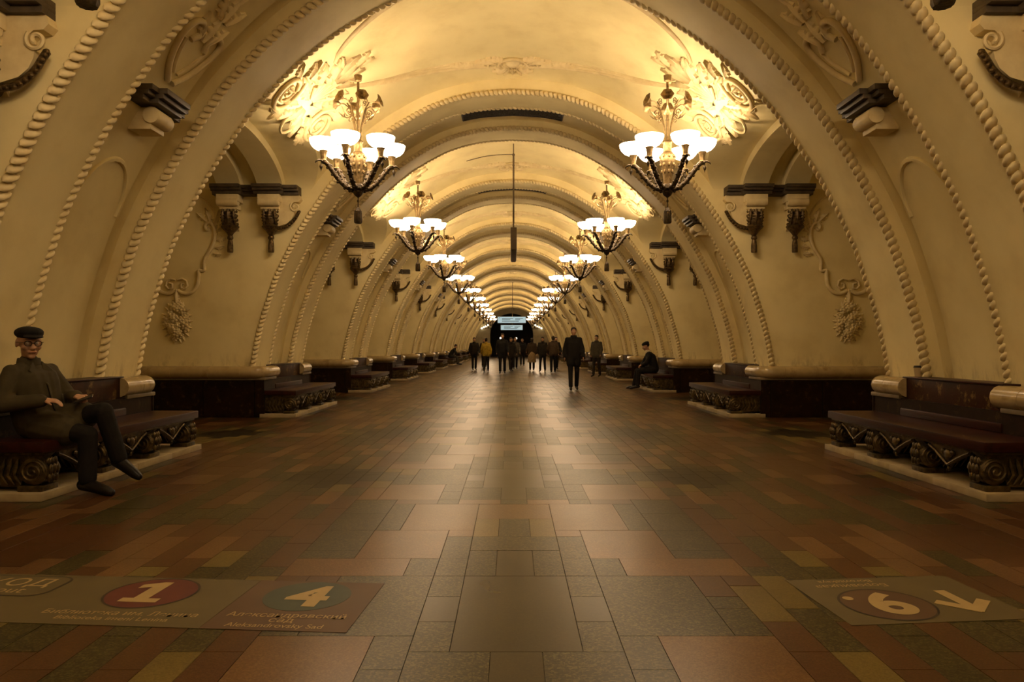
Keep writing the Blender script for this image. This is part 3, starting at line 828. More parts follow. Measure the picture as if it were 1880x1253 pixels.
def make_relief():
    root = empty('flower_relief')
    xc = -5.88
    fm = lambda a, q, e: Vector((xc+a, -e, 1.25+q))
    lr = random.Random(3)
    b = MB()
    for sx in (-1, 1):
        mtube(b, fm, [(sx*p[0], p[1]) for p in [(.02, 1.16), (.10, 1.18), (.17, 1.14), (.19, 1.06), (.14, 1.0), (.08, 1.02), (.08, 1.09), (.13, 1.10)]], .022, .02)
        mtube(b, fm, [(sx*p[0], p[1]) for p in catmull([(.03, .97), (.14, .92), (.27, .95), (.36, 1.06), (.385, 1.22), (.385, 1.33)], 5)], .034, .02, 8)
        mtube(b, fm, [(sx*p[0], p[1]) for p in catmull([(.385, 1.33), (.48, 1.33), (.48, 1.46), (.50, 1.55), (.60, 1.70), (.66, 1.86), (.665, 2.02), (.62, 2.13), (.55, 2.16), (.50, 2.10), (.53, 2.04), (.575, 2.07)], 5)], .030, .02, 8)
        b.tube([fm(sx*p[0], p[1], 0) for p in catmull([(.70, 1.95), (.66, 2.3), (.52, 2.52), (.30, 2.66), (.0, 2.70)], 5)], .018, 6)
    b.build('scroll_frame', 'plaster_relief', root, 60)
    for sx in (-1, 1):
        for (a, q, an, L) in ((.64, 2.05, 1.3, .34), (.60, 2.12, 1.9, .32), (.55, 2.15, 2.4, .28), (.69, 2.0, .8, .26), (.70, 1.85, .35, .16), (.68, 1.72, .2, .15), (.64, 1.62, -.1, .14)):
            mleaf(root, fm, (sx*a, q), an if sx > 0 else PI-an, L, .07, .04, lobes=4)
    b = MB(); mtube(b, fm, [(0, .98), (-.01, .86), (.0, .76)], .035, .02); leaf(b, fm, (0, 1.0), -PI/2, .24, .07, .04)
    b.build('ribbon', 'plaster_relief', root, 60)
    for i in range(30):                     # blooms of the hanging bouquet
        t = lr.random()*2*PI; r = math.sqrt(lr.random()); a = .20*r*math.cos(t); q = .43+.31*r*math.sin(t)
        if q < .3: a *= .65
        b = MB(); e0 = .075*(1-r*r)+.03; c = fm(a, q, e0); sz = lr.uniform(.046, .066)
        b.ball(c, (sz*.5, sz*.5, sz*.5), 6, 4)
        for j in range(5):
            tt = 2*PI*j/5+i; b.ball(c+Vector((math.cos(tt)*sz*.75, .006, math.sin(tt)*sz*.75)), (sz*.48, sz*.3, sz*.48), 6, 4)
        b.build('bloom', 'plaster_relief', root, 60)
    for i in range(18):
        t = 2*PI*i/18; mleaf(root, fm, (.16*math.cos(t), .43+.27*math.sin(t)), t+lr.uniform(-.3, .3), .12, .04, .03, lobes=2, nu=6, nv=4)
    return root
rl = make_relief(); fu2 = False
for k in [q for q in PIERS if 0 <= q <= 8]:
    for s in (-1, 1):
        o = cb if not fu else copy_tree(cb); fu = True
        o.location = (0, PC+k*PITCH-HL, 0); o.scale.x = -s
        where = ('above the bench with '+('the man in the flat cap' if s < 0 else 'the paper cup')) if k == 0 else 'above the bench %s %s' % (ORD[k-1], PAST[s])
        tag(o, 'twin corbel with dark cornice, '+where, 'corbel', 'corbels on '+SIDE[s])
        if k in (1, 2, 3):
            o = rl if not fu2 else copy_tree(rl); fu2 = True
            o.location = (0, PC+k*PITCH-HL, 0); o.scale.x = -s
            tag(o, 'plaster bouquet and scroll relief beside the bench %s %s' % (ORD[k-1], PAST[s]), 'wall relief', 'bouquet reliefs on '+SIDE[s])
# small brackets in the recess between the ribs
def make_recess():
    root = empty('recess_bracket')
    def s_of_h(h):
        lo, hi = 0, LEN/2
        for _ in range(40):
            mid = (lo+hi)/2
            if prof(mid)[0].y < h: lo = mid
            else: hi = mid
        return lo
    def fr_(a, q, e): p, n = prof(s_of_h(3.73)+q); r = p+n*(.17-e); return Vector((r.x, a, r.y))
    p, n = prof(s_of_h(3.63)); xs = p.x-.14
    b = MB()
    for z0, z1, d in ((3.710, 3.765, .25), (3.665, 3.712, .21), (3.620, 3.667, .16)):
        b.box(xs-.1, xs+d, -.26, .26, z0, z1, b=.006); b.box(xs-.1, xs+d-.08, -.40, .40, z0, z1, b=.006)
    b.build('cornice', 'dark_cornice', root, 30)
    b = MB(); b.lathe([(0, -.17), (.08, -.17), (.085, -.15), (.085, .15), (.08, .17), (0, .17)], 16, (xs+.04, 0, 3.535), Matrix.Rotation(PI/2, 3, 'X')); b.box(xs-.2, xs+.03, -.14, .14, 3.400, 3.620, b=.01)
    b.build('console', 'plaster_relief', root, 40)
    b = MB()
    for sy in (-1, 1):
        mtube(b, fr_, [(sy*q[0], q[1]) for q in catmull([(.05, .12), (.22, .30), (.33, .55), (.30, .72), (.18, .76), (.10, .66), (.16, .56)], 5)], .032, .02, 8)
        mtube(b, fr_, [(sy*q[0], q[1]) for q in catmull([(.04, .22), (.15, .38), (.22, .55)], 5)], .02, .01, 6)
    b.build('scroll_cartouche', 'plaster_relief', root, 60)
    for (a, q, an) in ((0, .62, PI/2), (.1, .64, 1.1), (-.1, .64, 2.05), (0, .9, PI/2), (.08, .9, 1.0), (-.08, .9, 2.1), (0, 1.15, PI/2)):
        mleaf(root, fr_, (a, q), an, .28, .08, .05)
    b = MB(); mtube(b, fr_, [(.40*math.cos(t), -1.35+.55*math.sin(t)) for t in [PI*j/16 for j in range(17)]], .03, .0, 6)
    b.build('niche_arch', 'plaster', root, 60)
    return root
rb = make_recess(); fu = False
for k in [q for q in PIERS if 0 <= q <= 4]:
    for s in (-1, 1):
        o = rb if not fu else copy_tree(rb); fu = True
        o.location = (0, PC+k*PITCH, 0); o.scale.x = -s
        where = ('over '+('the man in the flat cap' if s < 0 else 'the paper cup')) if k == 0 else 'over the bench %s %s' % (ORD[k-1], PAST[s])
        tag(o, 'plaster bracket between the ribs with dark shelf, '+where, 'wall bracket', 'recess brackets on '+SIDE[s])

WORK = bpy.data.scenes.new('work')
def evaluate(o):                            # mesh of an object after its modifiers, worked out in a scratch scene
    WORK.collection.objects.link(o); vl = WORK.view_layers[0]; vl.update()
    me = bpy.data.meshes.new_from_object(o.evaluated_get(vl.depsgraph)); bpy.data.objects.remove(o); return me
# ------------------------------------------------------------------ hanging signs
def text_mesh(body, size, width=None, bold=0.0, align='CENTER'):
    c = bpy.data.curves.new('lettering', 'FONT'); c.body = body; c.size = 1.0; c.align_x = align; c.offset = bold; c.extrude = 0.0
    me = evaluate(bpy.data.objects.new('lettering', c))
    xs = [v.co.x for v in me.vertices]; ys_ = [v.co.y for v in me.vertices]
    w0 = max(xs)-min(xs); cx = (max(xs)+min(xs))/2 if align == 'CENTER' else (max(xs) if align == 'RIGHT' else min(xs))
    kx = (width/w0) if width else size
    for v in me.vertices: v.co = ((v.co.x-cx)*kx, v.co.y*size, 0)
    return me
root = tag(empty('hanging_sign', (0.03, 0, 0)), 'narrow sign case hanging edge-on from a rod below the vault crown', 'sign')
b = MB(); b.box(-.07, .07, 16.85, 19.2, 3.42, 3.93, b=.012); b.build('case', 'sign_case', root, 30)
b = MB(); b.box(-.055, .055, 16.9, 19.15, 3.40, 3.425, b=.005); b.build('bottom_cover', 'dark_bronze', root, 30)
for y in (18.0,):
    b = MB(); b.tube([(0, y, 3.92), (0, y, 5.85)], .022, 8); b.tube([(0, y, 5.83), (.0, y, 6.12)], .012, 8); b.ball((0, y, 5.85), .035, 8, 5); b.ball((0, y, 5.6), .03, 8, 5); b.build('rod', 'sign_case', root)
b = MB(); b.tube([Vector((-.03-1.1*t, 18.0, 5.86-.16*t+.05*math.sin(PI*t))) for t in [i/14 for i in range(15)]], .008, 6); b.build('cable', 'dark_bronze', root)
for i, (y, z0, wdt) in enumerate(((BAY+6*PITCH, 2.88, 2.06), (BAY+8*PITCH, 2.68, 2.02))):
    root = tag(empty('illuminated_sign', (0, y, 0)), ('wide pale blue lit sign hanging from a rod over the far crowd', 'smaller pale blue lit sign hanging behind the wide one')[i], 'sign', 'blue signs over the far crowd')
    b = MB(); b.box(-wdt/2, wdt/2, -.06, .06, z0, z0+.50, b=.01); b.build('case', 'sign_case', root)
    b = MB(); b.box(-wdt/2+.03, wdt/2-.03, -.068, -.058, z0+.03, z0+.47); b.build('panel', 'sign_glow', root)
    b = MB()
    for (x0, x1, q) in ((-.7, .1, .33), (-.7, -.1, .25), (.25, .8, .33), (.25, .6, .25), (-.7, .5, .14)): b.box(x0, x1, -.072, -.067, z0+q, z0+q+.035)
    b.prism([(-.92, z0+.40), (-.86, z0+.43), (-.86, z0+.37)], lambda x, z: (x, -.072, z), lambda x, z: (x, -.067, z))
    b.build('text_lines', 'sticker_teal', root)
    b = MB(); b.tube([(0.05, 0, z0+.5), (.05, 0, 6.1)], .02, 6); b.build('rod', 'sign_case', root)
for i, (x, y, z) in enumerate(((-1.35, YEND+6, 2.25), (.55, YEND+6, 2.22))):
    root = tag(empty('globe_lamp', (x, y, 0)), 'small white globe lamp on a post in the dark end arch', 'lamp', 'globe lamps in the end arch')
    b = MB(); b.ball((0, 0, z), .13, 12, 8); b.build('globe', 'globe_glow', root)
    b = MB(); b.tube([(0, 0, 0), (0, 0, z-.1)], .03, 8); b.lathe([(.14, 0), (.14, .05), (.04, .08)], 10); b.build('post', 'dark_bronze', root)
for s in (-1, 1):
    root = tag(empty('wall_lamp', (s*3.1, YEND-.06, 3.4)), 'slanting row of glowing wall lamps beside the far arch on '+SIDE[s], 'lamp', 'wall lamps by the far arch')
    b = MB(); b.box(-.5, .5, -.0, .06, -.1, 0.02); b.build('bracket', 'dark_bronze', root)
    for j in range(4):
        b = MB(); b.ball((-.36+.24*j, -.12, .1-s*(.24*j-.36)*.5), .1, 10, 6); b.build('globe', 'globe_glow', root)
        b = MB(); b.tube([(-.36+.24*j, .02, -.05), (-.36+.24*j, -.12, -.05), (-.36+.24*j, -.12, .1-s*(.24*j-.36)*.5)], .015, 6); b.build('arm', 'dark_bronze', root)

# ------------------------------------------------------------------ floor stickers
def sticker(name, w0, w1, h0, h1, mat, parent, z0=.0005, z1=.0022):
    b = MB(); b.box(w0, w1, h0, h1, z0, z1); return b.build(name, mat, parent, smooth=False)
def disc(name, c, r, mat, parent, z0, z1, n=48):
    b = MB(); b.prism([(c[0]+r*math.cos(2*PI*i/n), c[1]+r*math.sin(2*PI*i/n)) for i in range(n)], lambda x, y: (x, y, z0), lambda x, y: (x, y, z1)); return b.build(name, mat, parent, 20)
def ring(name, c, r, t, mat, parent, z, n=48):
    b = MB(); rows = [[(c[0]+q*math.cos(2*PI*i/n), c[1]+q*math.sin(2*PI*i/n), z) for i in range(n)] for q in (r, r-t)]; b.grid(rows, closed=True); return b.build(name, mat, parent, smooth=False)
def lettering(body, c, size, width, parent, z=.0040, bold=0.0, align='CENTER', mat='sticker_cream', flip=False):
    me = text_mesh(body, size, width, bold, align); me.materials.clear(); me.materials.append(MATS[mat])
    o = link('lettering', me, parent, (c[0], c[1], z))
    if flip: o.rotation_euler.z = PI
    return o
LS = empty('floor_sticker', (-.74, 3.26, 0)); LS.rotation_euler.z = -.078
tag(LS, 'brown floor sticker with a 4 in a teal circle', 'floor sticker')
sticker('sheet', -.665, 0, 0, .68, 'sticker_brown', LS)
disc('circle', (-.335, .455), .215, 'sticker_teal', LS, .001, .003)
lettering('4', (-.325, .315), .40, None, LS, bold=.035)
lettering('Александровский', (-.335, .155), .075, .56, LS, bold=.004)
lettering('сад', (-.335, .095), .075, .115, LS, bold=.004)
lettering('Aleksandrovsky Sad', (-.345, .03), .066, .445, LS, bold=.003)
LG = empty('floor_sticker', (-.74, 3.26, 0)); LG.rotation_euler.z = -.078
tag(LG, 'olive floor sticker with a 1 in a red circle and an exit box', 'floor sticker')
sticker('sheet', -2.75, -.667, 0, .68, 'sticker_green', LG)
ring('circle_edge', (-1.135, .44), .228, .012, 'sticker_dark', LG, .0035)
disc('circle', (-1.135, .44), .217, 'sticker_red', LG, .001, .003)
b = MB(); b.prism([(-1.235, .30), (-1.04, .30), (-1.04, .355), (-1.105, .355), (-1.105, .60), (-1.15, .60), (-1.245, .555), (-1.245, .50), (-1.18, .525), (-1.18, .355), (-1.235, .355)], lambda x, y: (x, y, .003), lambda x, y: (x, y, .0042)); b.build('lettering', 'sticker_cream', LG, smooth=False)
lettering('Библиотека им. Ленина', (-1.12, .125), .072, .75, LG, bold=.003)
lettering('Biblioteka imeni Lenina', (-1.12, .06), .062, .54, LG, bold=.002)
b = MB(); rr = []
def rrect(x0, x1, y0, y1, r):
    out = []
    for (cx_, cy_, a0) in ((x1-r, y1-r, 0), (x0+r, y1-r, PI/2), (x0+r, y0+r, PI), (x1-r, y0+r, 1.5*PI)):
        out += [(cx_+r*math.cos(a0+PI/2*q/6), cy_+r*math.sin(a0+PI/2*q/6)) for q in range(7)]
    return out
b.prism(rrect(-2.55, -1.66, .335, .655, .09), lambda x, y: (x, y, .001), lambda x, y: (x, y, .0028)); b.build('exit_box_edge', 'sticker_dark', LG, smooth=False)
b = MB(); b.prism(rrect(-2.535, -1.672, .347, .643, .08), lambda x, y: (x, y, .001), lambda x, y: (x, y, .0034)); b.build('exit_box', 'sticker_green', LG, smooth=False)
lettering('ВЫХОД', (-1.735, .49), .165, .62, LG, align='RIGHT', bold=.003, mat='sticker_cream')
lettering('Way out', (-1.80, .385), .115, .40, LG, align='RIGHT', mat='sticker_cream')
RS = empty('floor_sticker', (1.50, 3.345, 0)); RS.rotation_euler.z = .095
tag(RS, 'olive floor sticker with an upturned 9 and an arrow', 'floor sticker')
sticker('sheet', 0, .90, 0, .645, 'sticker_green', RS)
ring('circle_edge', (.32, .245), .222, .012, 'sticker_dark', RS, .0035)
disc('circle', (.32, .245), .211, 'sticker_brown', RS, .001, .003)
lettering('9', (.335, .39), .40, None, RS, bold=.035, flip=True)
disc('dot', (.175, .34), .026, 'sticker_cream', RS, .003, .0042, 20)
lettering('Боровицкая', (.30, .545), .066, .38, RS, bold=.003, flip=True)
lettering('Borovitskaya', (.30, .61), .056, .29, RS, bold=.002, flip=True)
b = MB(); t = .03
for zt, (p, q) in enumerate((((.70, .41), (.70, .14)), ((.575, .255), (.715, .115)), ((.825, .255), (.685, .115)))):
    d = (Vector(q)-Vector(p)).normalized(); n_ = Vector((-d.y, d.x))*t
    b.prism([tuple(Vector(p)+n_), tuple(Vector(p)-n_), tuple(Vector(q)-n_), tuple(Vector(q)+n_)], lambda x, y: (x, y, .003), lambda x, y: (x, y, .0042+.0004*zt))
b.build('arrow', 'sticker_cream', RS, smooth=False)

# ------------------------------------------------------------------ paper cup
root = tag(empty('paper_cup', (4.545, 8.42, .887)), 'pale paper coffee cup with dark lid on the bench back', 'cup')
root.location = (4.50, 8.33, .911)
b = MB(); b.lathe([(0, 0), (.030, 0), (.031, .004), (.042, .10), (.044, .103), (.042, .106)], 20); b.build('body', 'paper_cup', root)
b = MB(); b.lathe([(.045, .100), (.046, .108), (.042, .111), (.040, .122), (.034, .123), (0, .120)], 20); b.build('lid', 'cup_lid', root)

# ------------------------------------------------------------------ people
def cap(b, p0, p1, r0, r1, seg=12):
    p0, p1 = Vector(p0), Vector(p1); d = p1-p0
    if d.length < 1e-4: d = Vector((0, 0, 1e-3))
    d.normalize(); u = d.orthogonal().normalized(); v = d.cross(u); rows = []
    for (c, r, angs) in ((p0, r0, (-80, -55, -25, 0)), (p1, r1, (0, 25, 55, 80))):
        for a in angs:
            a = math.radians(a); rows.append([c+d*math.sin(a)*r+(u*math.cos(t)+v*math.sin(t))*math.cos(a)*r for t in [2*PI*k/seg for k in range(seg)]])
    o = len(b.v); b.grid(rows, closed=True)
    b.f += [tuple(o+k for k in range(seg))[::-1], tuple(o+7*seg+k for k in range(seg))]; b.m += [0, 0]
def blob(name, b, mat, parent, voxel, smooth=4):
    me = b.mesh(name, mat); o = bpy.data.objects.new('tmp', me)
    m = o.modifiers.new('r', 'REMESH'); m.mode = 'VOXEL'; m.voxel_size = voxel
    if smooth: m = o.modifiers.new('s', 'SMOOTH'); m.iterations = smooth; m.factor = .5
    me2 = evaluate(o); me2.name = name
    me2.materials.clear(); me2.materials.append(MATS[mat])
    me2.polygons.foreach_set('use_smooth', [True]*len(me2.polygons))
    return link(name, me2, parent)
def frame_of(fwd, up=(0, 0, 1)):
    f = Vector(fwd).normalized(); r = f.cross(Vector(up)).normalized(); u = r.cross(f)
    return Matrix((r, f, u)).transposed()                # local x right, y forward, z up
def hand(b, wrist, dirv, palm_n, side, k=1.0, curl=.6, fr=.009):
    d = Vector(dirv).normalized(); n = Vector(palm_n); n = (n-d*n.dot(d)).normalized(); s = d.cross(n)*side
    W = Vector(wrist)
    cap(b, W, W+d*.03*k, .024*k, .026*k)
    for j in range(4):
        off_ = s*(.028-.0187*j)*k
        cap(b, W+d*.02*k+off_*.7, W+d*.085*k+off_, .016*k, .013*k, 8)
        L = (.068, .078, .073, .056)[j]*k; p = W+d*.085*k+off_; dd = d.copy(); r = fr*k
        for q in range(3):
            dd = (dd*math.cos(curl*.55)+n*math.sin(curl*.55)).normalized()
            e = p+dd*L*(.45, .32, .25)[q]; cap(b, p, e, r, r*.9, 8); p = e; r *= .92
    p = W+d*.03*k+s*.03*k; e = p+(d*.6+s*.8).normalized()*.035*k; cap(b, p, e, .013*k, .011*k, 8)
    e2 = e+(d*.85+s*.25+n*.4).normalized()*.032*k; cap(b, e, e2, .0105*k, .009*k, 8)
def head(b, c, M, k=1.0):
    T = lambda x, y, z: Vector(c)+M @ Vector((x*k, y*k, z*k))
    b.ball(T(0, -.012, .03), (.076*k, .094*k, .088*k), 16, 10, M=M); b.ball(T(0, .025, -.035), (.060*k, .066*k, .078*k), 14, 9, M=M)
    b.ball(T(0, .072, -.092), (.028*k, .022*k, .022*k), 10, 6, M=M)
    cap(b, T(0, .088, .012), T(0, .110, -.026), .010*k, .016*k, 8)
    for s in (-1, 1):
        b.ball(T(s*.012, .100, -.030), (.011*k, .010*k, .009*k), 8, 5, M=M)
        b.ball(T(s*.078, -.012, -.002), (.010*k, .022*k, .034*k), 8, 6, M=M)
        cap(b, T(s*.014, .088, .030), T(s*.048, .076, .028), .010*k, .009*k, 8)
        b.ball(T(s*.045, .062, -.025), (.024*k, .022*k, .022*k), 8, 5, M=M)
    cap(b, T(-.020, .092, -.058), T(.020, .092, -.058), .010*k, .010*k, 8)
    return T
def figure(J, mats, label, group, voxel, hat, loc=(0, 0, 0), rotz=0.0, k=1.0, coat_drop=.0, detail=False, skirt=None):
    root = empty('person', loc); root.rotation_euler.z = rotz
    tag(root, label, 'person', group)
    g = {q: Vector(v)*k for q, v in J.items() if q not in ('hdir', 'palm', 'curl', 'Rhd', 'Lhd')}
    M = frame_of(J['hdir'])
    b = MB(); hk = k*mats.get('headk', 1.0); T = head(b, g['head'], M, hk)
    cap(b, g['neck'], T(0, -.02, -.05)*1.0, .052*k, .052*k)
    mid = (g['pelvis']+g['chest'])/2
    cap(b, g['pelvis'], g['chest'], .12*k, .13*k); cap(b, g['chest'], g['neck'], .11*k, .06*k)
    for s in 'LR':
        cap(b, g[s+'sh'], g[s+'el'], .045*k, .038*k); cap(b, g[s+'el'], g[s+'wr'], .036*k, .026*k); cap(b, g['chest'], g[s+'sh'], .08*k, .05*k)
        cap(b, g[s+'hip'], g[s+'kn'], .068*k, .05*k); cap(b, g[s+'kn'], g[s+'an'], .047*k, .034*k); cap(b, g[s+'an'], g[s+'toe'], .034*k, .028*k)
        d = J.get(s+'hd') or (g[s+'wr']-g[s+'el'])
        hand(b, g[s+'wr'], d, J.get('palm', (0, 0, -1)), 1 if s == 'L' else -1, k, J.get('curl', .6))
    body = blob('body', b, mats['skin'], root, voxel, 2 if detail else 3)
    # coat
    k0 = k; kb = k*mats.get('bulk', 1.0)
    b = MB(); ax = (g['Lsh']-g['Rsh']).normalized()
    for q in (-1, 0, 1):
        cap(b, g['pelvis']+ax*.06*q*k, g['chest']+ax*.08*q*k, .135*kb, .135*kb)
    cap(b, g['chest'], g['neck'], .13*kb, .075*kb)
    for s in 'LR':
        cap(b, g['neck']+Vector((0, 0, -.055*k)), g[s+'sh']+(g['chest']-g[s+'sh'])*.18, .085*k, .078*k)
        cap(b, g['chest']+(g[s+'sh']-g['chest'])*.3, g[s+'sh'], .10*kb, .066*k); cap(b, g[s+'sh']+Vector((0, 0, -.03*k)), g[s+'el'], .066*kb, .062*kb); cap(b, g[s+'el'], g[s+'wr']+(g[s+'el']-g[s+'wr']).normalized()*.02*k, .064*kb, .050*kb)
        kn = g[s+'hip']+(g[s+'kn']-g[s+'hip'])*coat_drop
        if coat_drop > 0: cap(b, g[s+'hip'], kn, .125*kb, .115*kb)
        else: cap(b, g[s+'hip'], g[s+'hip']+(g[s+'kn']-g[s+'hip'])*.15, .12*k, .11*k)
    coat = blob('coat', b, mats['coat'], root, voxel*1.15)
    b = MB(); rows = []
    for (dz, r) in ((-.055, .088), (-.005, .094), (.045, .086), (.05, .078), (-.0, .07)):
        rows.append([g['neck']+Vector((math.cos(t)*r*k, math.sin(t)*r*k, dz*k+.0)) for t in [2*PI*q/20 for q in range(20)]])
    b.grid(rows, closed=True); b.build('collar', mats.get('collar', mats['coat']), coat, 60)
    if detail:
        fw = Vector((ax.y, -ax.x, 0)); fw = fw if fw.dot(M.col[1]) > 0 else -fw
        for s in (-1, 1):
            b = MB(); P0 = g['neck']+ax*.05*s+fw*.07+Vector((0, 0, .02)); P1 = P0+ax*.075*s+fw*.035+Vector((0, 0, -.075)); P2 = g['neck']+ax*.012*s+fw*.125+Vector((0, 0, -.14))
            o_ = fw*.014
            b.add([P0, P1, P2, P0+o_, P1+o_, P2+o_], [(0, 1, 2), (3, 5, 4), (0, 3, 4, 1), (1, 4, 5, 2), (2, 5, 3, 0)]); b.build('lapel', mats['coat'], coat, smooth=False)
        b = MB(); b.tube([g['neck']+fw*.12+Vector((0, 0, -.12)), g['chest']+fw*.165+Vector((0, 0, -.02)), (g['chest']+g['pelvis'])/2+fw*.165, g['pelvis']+fw*.17+Vector((0, 0, .06))], [.012, .014, .014, .012], 6, flat=.6); b.build('placket', mats['coat'], coat, 60)
    b = MB()
    for s in 'LR':
        cap(b, g['pelvis'], g[s+'hip'], .115*k, .10*k); cap(b, g[s+'hip'], g[s+'kn'], .092*k, .070*k*mats.get('bulk', 1)); cap(b, g[s+'kn'], g[s+'an']+(g[s+'kn']-g[s+'an']).normalized()*.05*k, .068*k*mats.get('bulk', 1), .062*k*mats.get('bulk', 1))
    blob('trousers', b, mats['legs'], root, voxel*1.15)
    if skirt:
        b = MB(); P = (g['Lhip']+g['Rhip'])/2; kz = (g['Lkn'].z+g['Rkn'].z)/2
        b.lathe([(.13*k, P.z+.1*k), (.19*k, P.z-.05*k), (.23*k, kz+.05*k), (.24*k, kz-.05*k), (.20*k, kz-.05*k)], 20, (P.x, P.y, 0), wave=.03, wn=5); b.build('skirt', skirt, root, 60)
    for s in 'LR':
        ks = k*mats.get('shoek', 1.0)
        b = MB(); a, t = g[s+'an'], g[s+'toe']; d = (t-a).normalized()
        flat = Vector((d.x, d.y, d.z))
        cap(b, a-flat*.04*ks+Vector((0, 0, -.012*ks)), a+flat*.02*ks, .043*ks, .046*ks); cap(b, a+flat*.02*ks, t, .045*ks, .036*ks); cap(b, t, t+flat*.035*ks, .036*ks, .028*ks)
        lo = min(v[2] for v in b.v)
        blob('shoe', b, 'shoe_leather', root, voxel)
        if detail:
            b = MB(); up = (g[s+'kn']-a).normalized(); cap(b, a, a+up*.1*k, .046*k, .047*k); b.build('sock', 'sock', root, 60)
    # head wear / hair
    if hat == 'flatcap':
        b = MB(); b.ball(T(0, -.012, .075), (.096*hk, .118*hk, .052*hk), 18, 8, M=M); b.ball(T(0, .02, .088), (.09*hk, .10*hk, .04*hk), 16, 8, M=M); b.ball(T(0, .105, .058), (.072*hk, .055*hk, .012*hk), 16, 6, M=M)
        blob('flat_cap', b, mats['hat'], root, voxel*.9)
    elif hat == 'beret':
        b = MB(); b.ball(T(0, -.02, .072), (.1*hk, .118*hk, .058*hk), 16, 8, M=M); b.ball(T(0, -.04, .02), (.085*hk, .085*hk, .07*hk), 14, 8, M=M); blob('beret', b, mats['hat'], root, voxel)
    else:
        b = MB(); b.ball(T(0, -.022, .042), (.086*hk, .100*hk, .092*hk), 14, 8, M=M); b.ball(T(0, -.045, -.02), (.078*hk, .072*hk, (.12 if hat == 'long' else .07)*hk), 12, 8, M=M); blob('hair', b, mats['hat'], root, voxel)
    for s in (-1, 1):
        b = MB(); b.ball(T(s*.030, .079, .010), .0125*hk, 8, 6); e = b.build('eye', 'eye_white', body)
    if detail:
        b = MB(); cap(b, T(-.022, .100, -.058), T(.022, .100, -.058), .004, .004, 8); b.build('mouth', 'lips', body)
        b = MB()
        for s in (-1, 1):
            b.tube([T(s*.033+.024*math.cos(q), .104, .008+.019*math.sin(q)) for q in [2*PI*i/16 for i in range(17)]], .0032, 6)
            b.tube([T(s*.057, .103, .012), T(s*.082, .05, .012), T(s*.084, -.01, .008)], .003, 6)
        b.tube([T(-.010, .106, .010), T(.010, .106, .010)], .003, 6)
        b.build('glasses', 'glass_dark', root)
    return root
MAN = dict(pelvis=(-4.2, 6.6, 0.6), chest=(-4.28, 6.55, 0.94), neck=(-4.27, 6.53, 1.1), head=(-4.23, 6.5, 1.275), hdir=(.72, -.66, -.10),
           Rsh=(-4.29, 6.33, 1.035), Rel=(-4.3, 6.24, 0.77), Rwr=(-3.95, 6.32, 0.8), Lsh=(-4.22, 6.75, 1.035), Lel=(-4.08, 6.85, 0.78), Lwr=(-3.84, 6.60, .815),
           Rhd=(1, .25, -.05), Lhd=(.75, -.6, -.05), palm=(0, .25, -1), curl=.75,
           Lhip=(-4.12, 6.72, .585), Lkn=(-3.56, 6.52, .69), Lan=(-3.47, 6.62, .24), Ltoe=(-3.31, 6.56, .15),
           Rhip=(-4.12, 6.52, .575), Rkn=(-3.64, 6.42, .50), Ran=(-3.64, 6.42, .085), Rtoe=(-3.45, 6.37, .04))
for q_ in MAN:                               # sit clear of the coping and back block
    if isinstance(MAN[q_], tuple) and q_ not in ('hdir', 'palm', 'Rhd', 'Lhd'):
        x_, y_, z_ = MAN[q_]; up_ = {'pelvis': .10, 'Lhip': .08, 'Rhip': .08, 'chest': .14, 'neck': .12, 'head': .10, 'Rsh': .12, 'Lsh': .12, 'Rel': .11, 'Lel': .09}.get(q_, .055)
        MAN[q_] = (x_+up_, y_-.12, z_)
figure(MAN, dict(skin='skin', coat='coat_olive', legs='cloth_black', hat='cloth_black', bulk=1.16, headk=1.13, shoek=1.2), 'seated man in a flat cap, glasses and olive coat, legs crossed', None, .0085, 'flatcap', coat_drop=.55, detail=True)
root = tag(empty('mobile_phone', (-3.665, 6.38, .80)), 'dark phone in the hands of the man in the flat cap', 'phone')
root.rotation_euler = (.25, -.35, .3)
b = MB(); b.box(-.075, .075, -.04, .04, -.005, .005, b=.003); b.build('case', 'glass_dark', root)
b = MB(); b.box(-.068, .068, -.035, .035, .0045, .0058); b.build('screen', 'shoe_leather', root)
def sit(sgn, lean=.15):                     # seated on a bench, facing the middle of the hall; sgn = side of the hall
    q = lambda x, y, z: (sgn*x, y, z)
    return dict(pelvis=q(4.12, 0, .59), chest=q(4.12-lean*.6, 0, .92), neck=q(4.10-lean, 0, 1.09), head=q(4.03-lean, 0, 1.25), hdir=(-sgn, 0, -.45),
                Rsh=q(4.10-lean*.9, -.18, 1.02), Rel=q(4.0-lean, -.22, .76), Rwr=q(3.76, -.10, .70), Lsh=q(4.10-lean*.9, .18, 1.02), Lel=q(4.0-lean, .22, .76), Lwr=q(3.76, .10, .70),
                Rhip=q(4.08, -.09, .575), Rkn=q(3.66, -.10, .53), Ran=q(3.62, -.10, .085), Rtoe=q(3.44, -.10, .04), Lhip=q(4.08, .09, .575), Lkn=q(3.64, .11, .53), Lan=q(3.55, .11, .085), Ltoe=q(3.38, .11, .04))
figure(sit(1), dict(skin='skin', coat='cloth_black', legs='cloth_black', hat='cloth_black', collar='scarf_pale'), 'hunched person in a black coat, dark beret and pale collar on a bench', None, .014, 'beret', (0, 21.75, 0), coat_drop=.6)
figure(sit(-1, .3), dict(skin='skin', coat='cloth_dark', legs='cloth_grey', hat='hair_dark'), 'distant person in dark coat bent forward on a bench', None, .02, 'hair', (0, 50.0, 0), coat_drop=.4)
